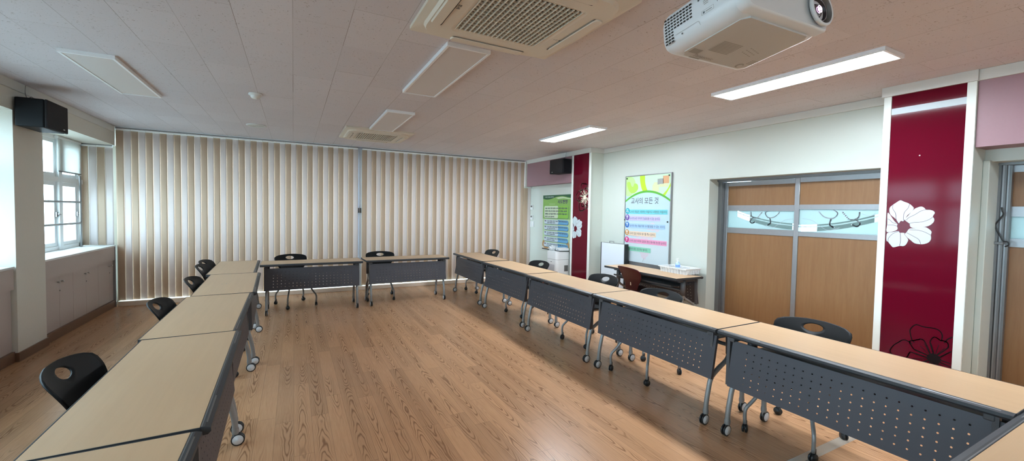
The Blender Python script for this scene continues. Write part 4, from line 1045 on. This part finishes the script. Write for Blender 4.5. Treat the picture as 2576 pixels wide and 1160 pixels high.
b = MB(); b.box(.02, .11, -.1925, -.1895, .40, .52, bev=.001); b.build('side_vent', M['alu_dark'], ap)
bk = thing('wrapped_parcel', 'clear plastic wrapped bundle lying on the air purifier', 'parcel', (4.665, 7.085, .797))
b = MB(); bm = b.bm
r_ = random.Random(4); bmesh.ops.create_icosphere(bm, subdivisions=3, radius=1.0)
for v in bm.verts:
    d = v.co.normalized(); k = 1 + .16 * math.sin(7 * d.x + 3 * d.z) * math.cos(6 * d.y) + r_.uniform(-.05, .05)
    v.co = Vector((d.x * .075 * k, d.y * .07 * k, max(-.045, d.z * .055 * k) + .045))
b.build('wrap', mat('crumpled film', (.62, .65, .66, 1), .12, coat=1), bk)
wb = thing('white_box', 'flat white box with a dark label on the air purifier', 'box', (4.775, 6.905, .797), -.1)
b = MB(); b.box(-.10, .10, -.10, .07, .012, .066, bev=.003); b.build('carton', M['white_plastic'], wb)
b = MB(); b.box(-.12, .12, -.115, .085, 0, .012, bev=.002); b.build('tray', M['black'], wb)
b = MB(); b.box(-.1012, -.0998, -.03, .02, .03, .04); b.build('label_print', M['ink'], wb)
rc = thing('red_folding_cart', 'red and black folded frame between chair and air purifier', 'cart', (4.46, 7.22, 0))
fr = MB(); fr.tube([(0, -.17, .02), (-.02, -.17, .25), (.0, -.14, .40), (.0, .10, .475)], .012, 8, smooth_pts=4); fr.tube([(.03, .12, .02), (.03, .08, .28), (.02, -.08, .40), (0, -.18, .37)], .012, 8, smooth_pts=4)
fr.build('red_frame', mat('red enamel', (.30, .01, .015, 1), .3), rc)
fr = MB(); fr.tube([(.0, .06, .44), (-.02, -.02, .41), (0, -.12, .35), (.0, -.18, .33)], .010, 8, smooth_pts=4); fr.tube([(.01, -.15, .012), (.01, .10, .012)], .012, 8); fr.build('black_strap', M['black'], rc)

wbd = thing('flip_whiteboard', 'white flip board with black sides leaning by the far pillar', 'whiteboard', (4.955, 5.61, 0))
lean = .10
k = MB(); k.box(-.006, .0, -.275, .275, .06, 1.045); k.build('board_face', mat('whiteboard enamel', (.66, .72, .78, 1), .15), wbd)
k = MB(); k.box(-.010, .004, .275, .290, .06, 1.05, bev=.002); k.box(-.010, .075, -.292, -.275, .06, 1.05, bev=.002); k.box(.002, .075, -.29, .29, .06, 1.045); k.build('black_case', M['black'], wbd)
k = MB(); k.tube([(.02, .10, 1.045), (.02, .10, 1.078), (.02, .0, 1.078), (.02, .0, 1.045)], .006, 8); k.build('handle', M['alu'], wbd)
for s in (-1, 1):
    k = MB(); k.tube([(.03, s * .24, .06), (.01, s * .24, .0)], .010, 8); k.build('foot', M['black'], wbd)
wbd.rotation_euler = (0, 0, .06)

bs = thing('wire_basket', 'white plastic slatted basket on the table at the right wall', 'basket', (4.885, 4.12, .7445), 0)
k = MB()
def ring_rect(mb, w, d, z0, z1, t):
    mb.box(-w, w, -d, -d + t, z0, z1); mb.box(-w, w, d - t, d, z0, z1); mb.box(-w, -w + t, -d + t, d - t, z0, z1); mb.box(w - t, w, -d + t, d - t, z0, z1)
ring_rect(k, .135, .215, 0, .012, .008); k.box(-.13, .13, -.21, .21, 0, .004)
for i in range(5): ring_rect(k, .137 + i * .003, .217 + i * .003, .016 + i * .011, .023 + i * .011, .006)
for i in range(9):
    y = -.2 + i * .05; k.box(-.150, -.134, y - .004, y + .004, .0, .07); k.box(.134, .150, y - .004, y + .004, .0, .07)
for i in range(6):
    x = -.12 + i * .048; k.box(x - .004, x + .004, -.232, -.214, 0, .07); k.box(x - .004, x + .004, .214, .232, 0, .07)
k.build('tray', M['white_plastic'], bs)
k = MB(); ring_rect(k, .160, .245, .070, .082, .018); k.build('rim', M['white_plastic'], bs)
k = MB(); k.box(-.126, .126, -.206, .206, .006, .050); k.build('liner_sheet', M['white_plastic'], bs)
sb = thing('sanitizer_bottle', 'clear pump bottle of blue hand sanitizer standing in the basket', 'bottle', (4.93, 4.19, .797), 0)
k = MB(); k.lathe([(0, 0), (.030, 0), (.033, .006), (.033, .062), (.028, .078), (.013, .088), (.013, .096), (0, .096)], (0, 0, 0), (0, 0, 1), 20); k.build('bottle_body', mat('bluish gel', (.42, .60, .82, 1), .12, coat=.8), sb)
k = MB(); k.lathe([(.015, .094), (.015, .108), (.006, .110), (.006, .122), (.013, .124), (.012, .134), (0, .136)], (0, 0, 0), (0, 0, 1), 16); k.tube([(0, 0, .129), (-.034, 0, .127), (-.038, 0, .119)], .005, 8); k.build('pump', M['white_plastic'], sb)
k = MB(); k.lathe([(.0335, .018), (.0338, .019), (.0338, .045), (.0335, .046)], (0, 0, 0), (0, 0, 1), 20); k.build('label_band', mat('blue label', (.16, .30, .66, 1), .4), sb)

# cable lock at door 2
cl = thing('cable_lock', 'black cable looped on the track at the right-hand door', 'cable', (5.215, 1.16, 1.38))
k = MB(); k.tube([(0, .012, .30), (-.004, .006, .27), (0, .0, .24), (0, .03, .18), (.0, .04, .14), (0, .01, .06), (0, -.01, .02), (-.004, -.035, .015), (-.004, -.04, -.01), (0, -.02, -.025)], .005, 8, smooth_pts=5); k.build('wire', M['black'], cl)
k = MB(); k.box(-.012, .015, -.01, .055, -.01, .012, bev=.003); k.build('clasp', M['alu_dark'], cl)
# floor cable cover
fc = MB(); fc.prism([(-.036, 0), (.036, 0), (.026, .008), (-.026, .008)], 'x', -.62, .62, 0)
o = fc.build('floor_cable_cover', mat('clear cable cover', (.42, .36, .30, 1), .15, coat=.6), loc=(3.06, 1.45, .0003)); tag(o, 'pale translucent cable cover strip on the floor under nearest table', 'cable cover')

# ------------------------------------------------------------------ ceiling
def lamp(label, x0, x1, y0, y1, lit, group):
    t = thing('ceiling_light', label, 'ceiling light', ((x0 + x1) / 2, (y0 + y1) / 2, CZ), 0, group)
    w, d = (x1 - x0) / 2, (y1 - y0) / 2
    f = MB(); ring_rect(f, w, d, -.030, -.0005, .018); f.box(-w + .022, w - .022, -d + .022, d - .022, -.006, -.0005); f.build('frame', M['lamp_frame'], t)
    g = MB(); g.box(-w + .0175, w - .0175, -d + .0175, d - .0175, -.0255, -.016, bev=.002); g.build('diffuser', M['diff_on'] if lit else M['diff_off'], t)
    return t
lamp('switched-off panel light on the left, near the black wall speaker', -1.60, -1.262, 4.46, 5.80, False, 'unlit ceiling panels')
lamp('switched-off panel light right next to the large near air conditioner', .957, 1.29, 2.84, 4.205, False, 'unlit ceiling panels')
lamp('switched-off panel light running up to the far air conditioner', .98, 1.315, 5.10, 6.39, False, 'unlit ceiling panels')
lamp('glowing long ceiling light nearest the camera, before the crimson panel', 3.605, 3.905, 1.385, 2.735, True, 'lit ceiling panels')
lamp('glowing long ceiling light farther away, above the third table', 3.545, 3.845, 4.53, 5.85, True, 'lit ceiling panels')
lamp('glowing ceiling light behind the camera on the right', 3.6, 3.9, -1.75, -.4, True, 'lit ceiling panels')

def cassette(label, x0, x1, y0, y1):
    cx, cy, hw, hd = (x0 + x1) / 2, (y0 + y1) / 2, (x1 - x0) / 2, (y1 - y0) / 2
    t = thing('ceiling_air_conditioner', label, 'air conditioner', (cx, cy, CZ), 0, 'four-way ceiling air conditioners')
    g = .283
    p = MB()
    # plate sloping from the outer rim to an inner raised frame, open in the middle
    zr, zi = -.022, -.050
    def loop(w, d, z, r): return [(x, y, z) for x, y in rr(-w, w, -d, d, r, 5)]
    L = [loop(hw, hd, -.0006, .015), loop(hw, hd, zr, .015), loop(hw - .045, hd - .045, zr - .010, .15), loop(hw - .058, hd - .058, zi, .14), loop(g + .03, g + .03, zi, .05), loop(g + .006, g + .006, zi + .006, .04), loop(g, g, zi + .02, .04)]
    V = [[p.bm.verts.new(q) for q in l] for l in L]
    for a, b in zip(V, V[1:]):
        n = len(a)
        for i in range(n):
            f = p.bm.faces.new((a[i], a[(i + 1) % n], b[(i + 1) % n], b[i]))
    p.bm.faces.new(V[0])
    bmesh.ops.recalc_face_normals(p.bm, faces=p.bm.faces[:])
    p.build('fascia', M['ac'], t)
    c = MB(); c.box(-g - .004, g + .004, -g - .004, g + .004, -.018, -.010); c.build('filter_cavity', M['ac_inside'], t)
    gr = MB(); n = 18
    for i in range(n + 1):
        u = -g + 2 * g * i / n; gr.box(u - .0027, u + .0027, -g, g, zi + .001, zi + .016)
    for i in range(18):
        u = -g + 2 * g * i / 17; gr.box(-g, g, u - .0018, u + .0018, zi + .006, zi + .018)
    gr.build('intake_grille', M['ac'], t)
    for k in range(4):
        a = k * PI / 2; W = hw - .19
        v = MB()
        pts = rr(-W * .82, W * .82, -.035, .035, .033, 5)
        d0 = hw - .100
        ca, sa = math.cos(a), math.sin(a)
        def T(x, y, z): return (x * ca - (y + d0) * sa, x * sa + (y + d0) * ca, z)
        A = [v.bm.verts.new(T(x, y, zi - .0005)) for x, y in pts]; B = [v.bm.verts.new(T(x * .985, y * .80, zi - .009)) for x, y in pts]
        for i in range(len(pts)):
            v.bm.faces.new((A[i], A[(i + 1) % len(pts)], B[(i + 1) % len(pts)], B[i]))
        v.bm.faces.new(B)
        bmesh.ops.recalc_face_normals(v.bm, faces=v.bm.faces[:])
        # dark air gap along the inner side
        q = [T(x, y, zi - .004) for x, y in ((-W * .80, -.037), (W * .80, -.037), (W * .82, -.030), (-W * .82, -.030))]
        f = v.bm.faces.new([v.bm.verts.new(z) for z in q]); f.material_index = 1
        q = [T(x, y, zi - .001) for x, y in ((-W * .80, -.039), (W * .80, -.039), (W * .80, -.037), (-W * .80, -.037))]
        f = v.bm.faces.new([v.bm.verts.new(z) for z in q]); f.material_index = 1
        v.build('air_vane', [M['ac'], M['ac_dark']], t)
    lg = MB(); Fc = Face2D((0, 0, zi - .0005), (0, 1, 0), (1, 0, 0))
    Fl = Face2D((-g - .095, -.03, zi), (0, 1, 0), (1, 0, 0)); Fl.text(lg, '휘센', 0, 0, .032, 0, 1, 'LEFT', .0008)
    Fl = Face2D((g + .10, .10, zi), (1, 0, 0), (0, -1, 0)); Fl.disc(lg, 0, 0, .011, 0, 1); Fl.text(lg, 'LG', -.05, -.008, .024, 0, 1)
    lg.build('logo', M['ink'], t)
    return t
cassette('large square ceiling air conditioner cut off at the top of the photo', .665, 1.70, 1.735, 2.745)
cassette('smaller-looking ceiling air conditioner near the blinds', .662, 1.66, 6.41, 7.43)

sm = thing('smoke_detector', 'round white smoke detector on the ceiling', 'smoke detector', (-.355, 5.17, CZ))
k = MB(); k.lathe([(.062, 0), (.064, -.012), (.058, -.020), (0, -.020)], (0, 0, -.0005), (0, 0, 1), 28); k.build('base', M['white_plastic'], sm)
k = MB(); k.lathe([(.046, -.020), (.044, -.036), (.032, -.050), (.018, -.055), (0, -.056)], (0, 0, 0), (0, 0, 1), 28); k.build('sensor_dome', M['white_plastic'], sm)
cs = thing('ceiling_speaker', 'flat round white speaker grille in the ceiling near the blinds', 'ceiling speaker', (-.48, 7.13, CZ))
k = MB(); k.lathe([(.125, 0), (.128, -.008), (.115, -.014), (.105, -.010), (0, -.012)], (0, 0, -.0005), (0, 0, 1), 36); k.build('bezel', M['white_plastic'], cs)
k = MB()
for r in (.02, .04, .06, .08, .098): k.lathe([(r - .003, -.0125), (r - .003, -.0145), (r + .003, -.0145), (r + .003, -.0125)], (0, 0, 0), (0, 0, 1), 32)
k.build('grille_rings', M['cornice'], cs)

# wall loudspeakers: local box, x toward the room
def wall_speaker(label, loc, rz, flip):
    t = thing('wall_speaker', label, 'speaker', loc, rz, 'black wall loudspeakers')
    k = MB(); k.box(.02, .225, -.215, .215, -.14, .14, bev=.012, seg=3); k.build('cabinet', M['speaker'], t)
    k = MB(); k.box(.226, .25, -.214, .214, -.139, .139, bev=.008, seg=2); k.build('front_grille', M['grille'], t)
    k = MB(); y = flip * .12; k.box(.250, .252, y - .016, y + .016, -.113, -.102); k.build('badge', M['knob'], t)
    k = MB(); k.box(0, .012, -.05, .05, -.06, .06); k.tube([(.01, 0, 0), (.03, 0, 0)], .018, 12); k.build('wall_bracket', M['black'], t)
    k = MB(); k.tube([(.10, -.05 * flip, .14), (.07, -.03 * flip, .18), (.03, .0, .165), (.012, .0, .225), (.012, .01, .295)], .004, 8, smooth_pts=5); k.build('cable', M['alu'], t)
    return t
wall_speaker('black loudspeaker high on the beige column at the left', (XL, 6.045, 2.46), 0, 1)
wall_speaker('black loudspeaker on the pink beam beside the far crimson panel', (XP, 6.845, 2.47), PI, -1)

# projector
pj = thing('projector', 'white ceiling projector with its lit lens facing right', 'projector', (1.715, 1.157, 2.305), 0)
pj.rotation_euler = (math.radians(-7.2), 0, math.radians(-2))
pw, pdp, ph = .268, .212, .185
k = MB(); k.box(-pw, pw, -pdp + .012, pdp, 0, ph, bev=.062, seg=6)
for f in k.bm.faces: f.smooth = True
k.build('shell', M['proj'], pj)
# front face: a slightly bulging fascia
k = MB(); bm = k.bm; fp = rr(-pw + .004, pw - .004, .006, ph - .004, .040, 5)
A = [bm.verts.new((x, -pdp + .05, z)) for x, z in fp]; B = [bm.verts.new((x, -pdp + .008 + .010 * abs(x / pw) ** 2, z)) for x, z in fp]; C_ = [bm.verts.new((x * .95, -pdp - .002 + .010 * abs(x / pw) ** 2, ph / 2 + (z - ph / 2) * .92)) for x, z in fp]
n = len(fp)
for P_, Q_ in ((A, B), (B, C_)):
    for i in range(n):
        f = bm.faces.new((P_[i], P_[(i + 1) % n], Q_[(i + 1) % n], Q_[i])); f.smooth = True
bm.faces.new(C_)
bmesh.ops.recalc_face_normals(bm, faces=bm.faces[:])
k.build('front_fascia', M['proj'], pj)
k = MB(); k.prism([(-pw + .09, -pdp + .05), (pw - .09, -pdp + .05), (pw - .065, -pdp + .075), (pw - .065, pdp - .085), (pw - .09, pdp - .06), (-pw + .09, pdp - .06), (-pw + .065, pdp - .085), (-pw + .065, -pdp + .075)], 'z', -.004, .004, 0); k.build('base_plate', M['proj_under'], pj)
lx, lz = .185, .084
k = MB(); k.lathe([(.062, .0), (.070, -.004), (.072, .006), (.068, .012), (.062, .010)], (lx, -pdp - .006, lz), (0, -1, 0), 36, 0); k.lathe([(.062, .010), (.050, -.028), (.050, -.034), (.0, -.034)], (lx, -pdp - .006, lz), (0, -1, 0), 36, 1)
lo = k.build('lens_hood', [M['proj'], M['lens_hood']], pj)
k = MB(); k.lathe([(.046, -.030), (.047, -.004), (.045, -.002), (.043, -.004), (.041, -.016), (.032, -.020), (.030, -.014)], (lx, -pdp - .006, lz), (0, -1, 0), 36, 0); k.lathe([(.030, -.014), (.022, -.006), (.012, -.003), (0, -.002)], (lx, -pdp - .006, lz), (0, -1, 0), 30, 1)
k.lathe([(.0455, -.0025), (.0475, -.001), (.0475, -.004)], (lx, -pdp - .006, lz), (0, -1, 0), 36, 2)
le = k.build('lens', [M['black'], M['lens_glass'], M['lens_ring']], lo)
k = MB(); k.lathe([(.0115, -.0015), (.0135, -.0005), (.0150, -.0015)], (lx - .004, -pdp - .008, lz), (0, -1, 0), 24); k.lathe([(.0, .0008), (.006, .0), (.007, -.001)], (lx - .004, -pdp - .008, lz), (0, -1, 0), 18)
k.build('lens_glow', M['lens_lit'], lo)
k = MB(); k.lathe([(.012, 0), (.0125, .002), (.011, .003), (0, .003)], (.243, -pdp + .002, .07), (0, -1, 0), 18); k.build('ir_window', M['alu'], pj)
# left side: vents, panel line, screws and print (side faces -X)
Fs = Face2D((-pw, pdp, 0), (0, -1, 0), (0, 0, 1)); v = MB(); depth = 2 * pdp
for row in range(6):
    for c_ in range(9 if row < 5 else 3):
        x0 = .045 + c_ * .0165; z0 = .135 - row * .0135 - (.0 if row else 0)
        Fs.rect(v, x0, x0 + .0125, z0, z0 + .0075, 0, 1)
for row in range(3):
    for c_ in range(3): Fs.rect(v, .045 + c_ * .0165, .0575 + c_ * .0165, .0545 - row * .0135, .062 - row * .0135, 0, 1)
v.build('vent_slots', M['black'], pj)
v = MB()
Fs.line(v, [(.10, .050), (.215, .050), (.221, .045), (.225, .030)], .0012, 0, 1)
Fs.disc(v, .135, .040, .004, 1, 1); Fs.disc(v, .225, .132, .005, 1, 1)
for i, (x0, x1, z) in enumerate(((.30, .37, .128), (.30, .36, .118), (.30, .37, .108), (.305, .365, .098), (.245, .27, .115), (.245, .27, .108), (.248, .268, .101))): Fs.rect(v, x0, x1, z - .0016, z + .0016, 0, 1)
Fs.line(v, [(.235, .062), (.290, .062), (.290, .078), (.235, .078), (.235, .062)], .0012, 0, 1); Fs.rect(v, .241, .249, .066, .074, 1, 1); Fs.rect(v, .253, .282, .068, .0715, 0, 1)
Fs.text(v, 'Panasonic', .305, .080, .018, 1, 1, 'LEFT', .0004)
Fs.line(v, [(.30, .135), (.37, .135), (.37, .143), (.30, .143)], .001, 0, 1)
v.build('side_print', [M['ink_soft'], M['ink']], pj)
# underside print (faces down)
Fu = Face2D((0, 0, -.004), (1, 0, 0), (0, -1, 0)); v = MB()
for a, b_2, c_, d_ in ((-.19, -.135, -.12, -.085), ):
    Fu.rect(v, a, b_2, c_, d_, 0, 1)
Fu.rect(v, -.150, -.085, -.154, -.146, 0, 1); v.build('underside_label', [M['ink_soft']], pj); v = MB()
for i in range(10): Fu.rect(v, -.12, .0, -.075 + i * .0085, -.070 + i * .0085, 0, 1)
line_of(pj, Fu, 'underside_logo', [M['ink_soft']], [(('Panasonic', -.14, -.140, .030, 0, 1, 'LEFT', .0004), {})]); v.build('underside_vent', [M['ink_soft']], pj); v = MB()
for i in range(5):
    for j in range(3): Fu.disc(v, .045 + i * .017 + j * .004, -.03 + j * .018 - i * .004, .0055, 0, 1, 10, ry=.003)
v2 = MB(); Fu.disc(v2, .155, -.125, .020, 0, 1); Fu.disc(v2, .160, -.127, .013, 1, 2); v2.build('foot_ring', [M['ink_soft'], M['proj_under']], pj)
v.build('underside_buttons', [M['ink_soft']], pj); v = MB()
for i in range(4): Fu.rect(v, .165, .205, -.02 - i * .010 - .05, -.0155 - i * .010 - .05, 0, 1)
v.build('underside_print', [M['ink_soft'], M['proj_under']], pj)
pm = thing('projector_mount', 'white ceiling pole carrying the projector', 'mount', (1.72, 1.17, CZ))
k = MB(); k.lathe([(.06, 0), (.06, -.012), (.022, -.016), (.022, -.22)], (0, 0, -.0005), (0, 0, 1), 20); k.build('pole', M['white_plastic'], pm)
k = MB(); k.box(-.12, .12, -.10, .10, -.250, -.232); k.build('carrier_plate', M['white_plastic'], pm)
# small scribble on a left-row table
o = MB(); Fq = Face2D((-.66, 5.35, .7437), (0, -1, 0), (1, 0, 0)); Fq.line(o, [(-.03, .02), (.03, .022), (.032, -.02), (.0, -.022), (.0, -.01)], .004, 0, 1)
tag(o.build('paper_slip', M['ink_soft']), 'small square tape mark on the fourth left-row table', 'mark')

# ------------------------------------------------------------------ daylight
w = bpy.data.worlds.new('overcast sky'); S.world = w; w.use_nodes = True
bg = w.node_tree.nodes['Background']; bg.inputs[0].default_value = SKY_COL; bg.inputs[1].default_value = SKY
def portal(loc, rot, sx, sy):
    l = bpy.data.lights.new('daylight portal', 'AREA'); l.shape = 'RECTANGLE'; l.size = sx; l.size_y = sy; l.cycles.is_portal = True
    o = bpy.data.objects.new('daylight_portal', l); COL.objects.link(o); o.location = loc; o.rotation_euler = rot
for y0, y1 in bays: portal((-2.93, (y0 + y1) / 2, 1.71), (0, -R90, 0), 1.5, y1 - y0)
portal((1.17, 8.80, 1.4), (-R90, 0, 0), 7.1, 2.6)
portal((8.25, 3, 1.62), (0, R90, 0), 1.5, 11)
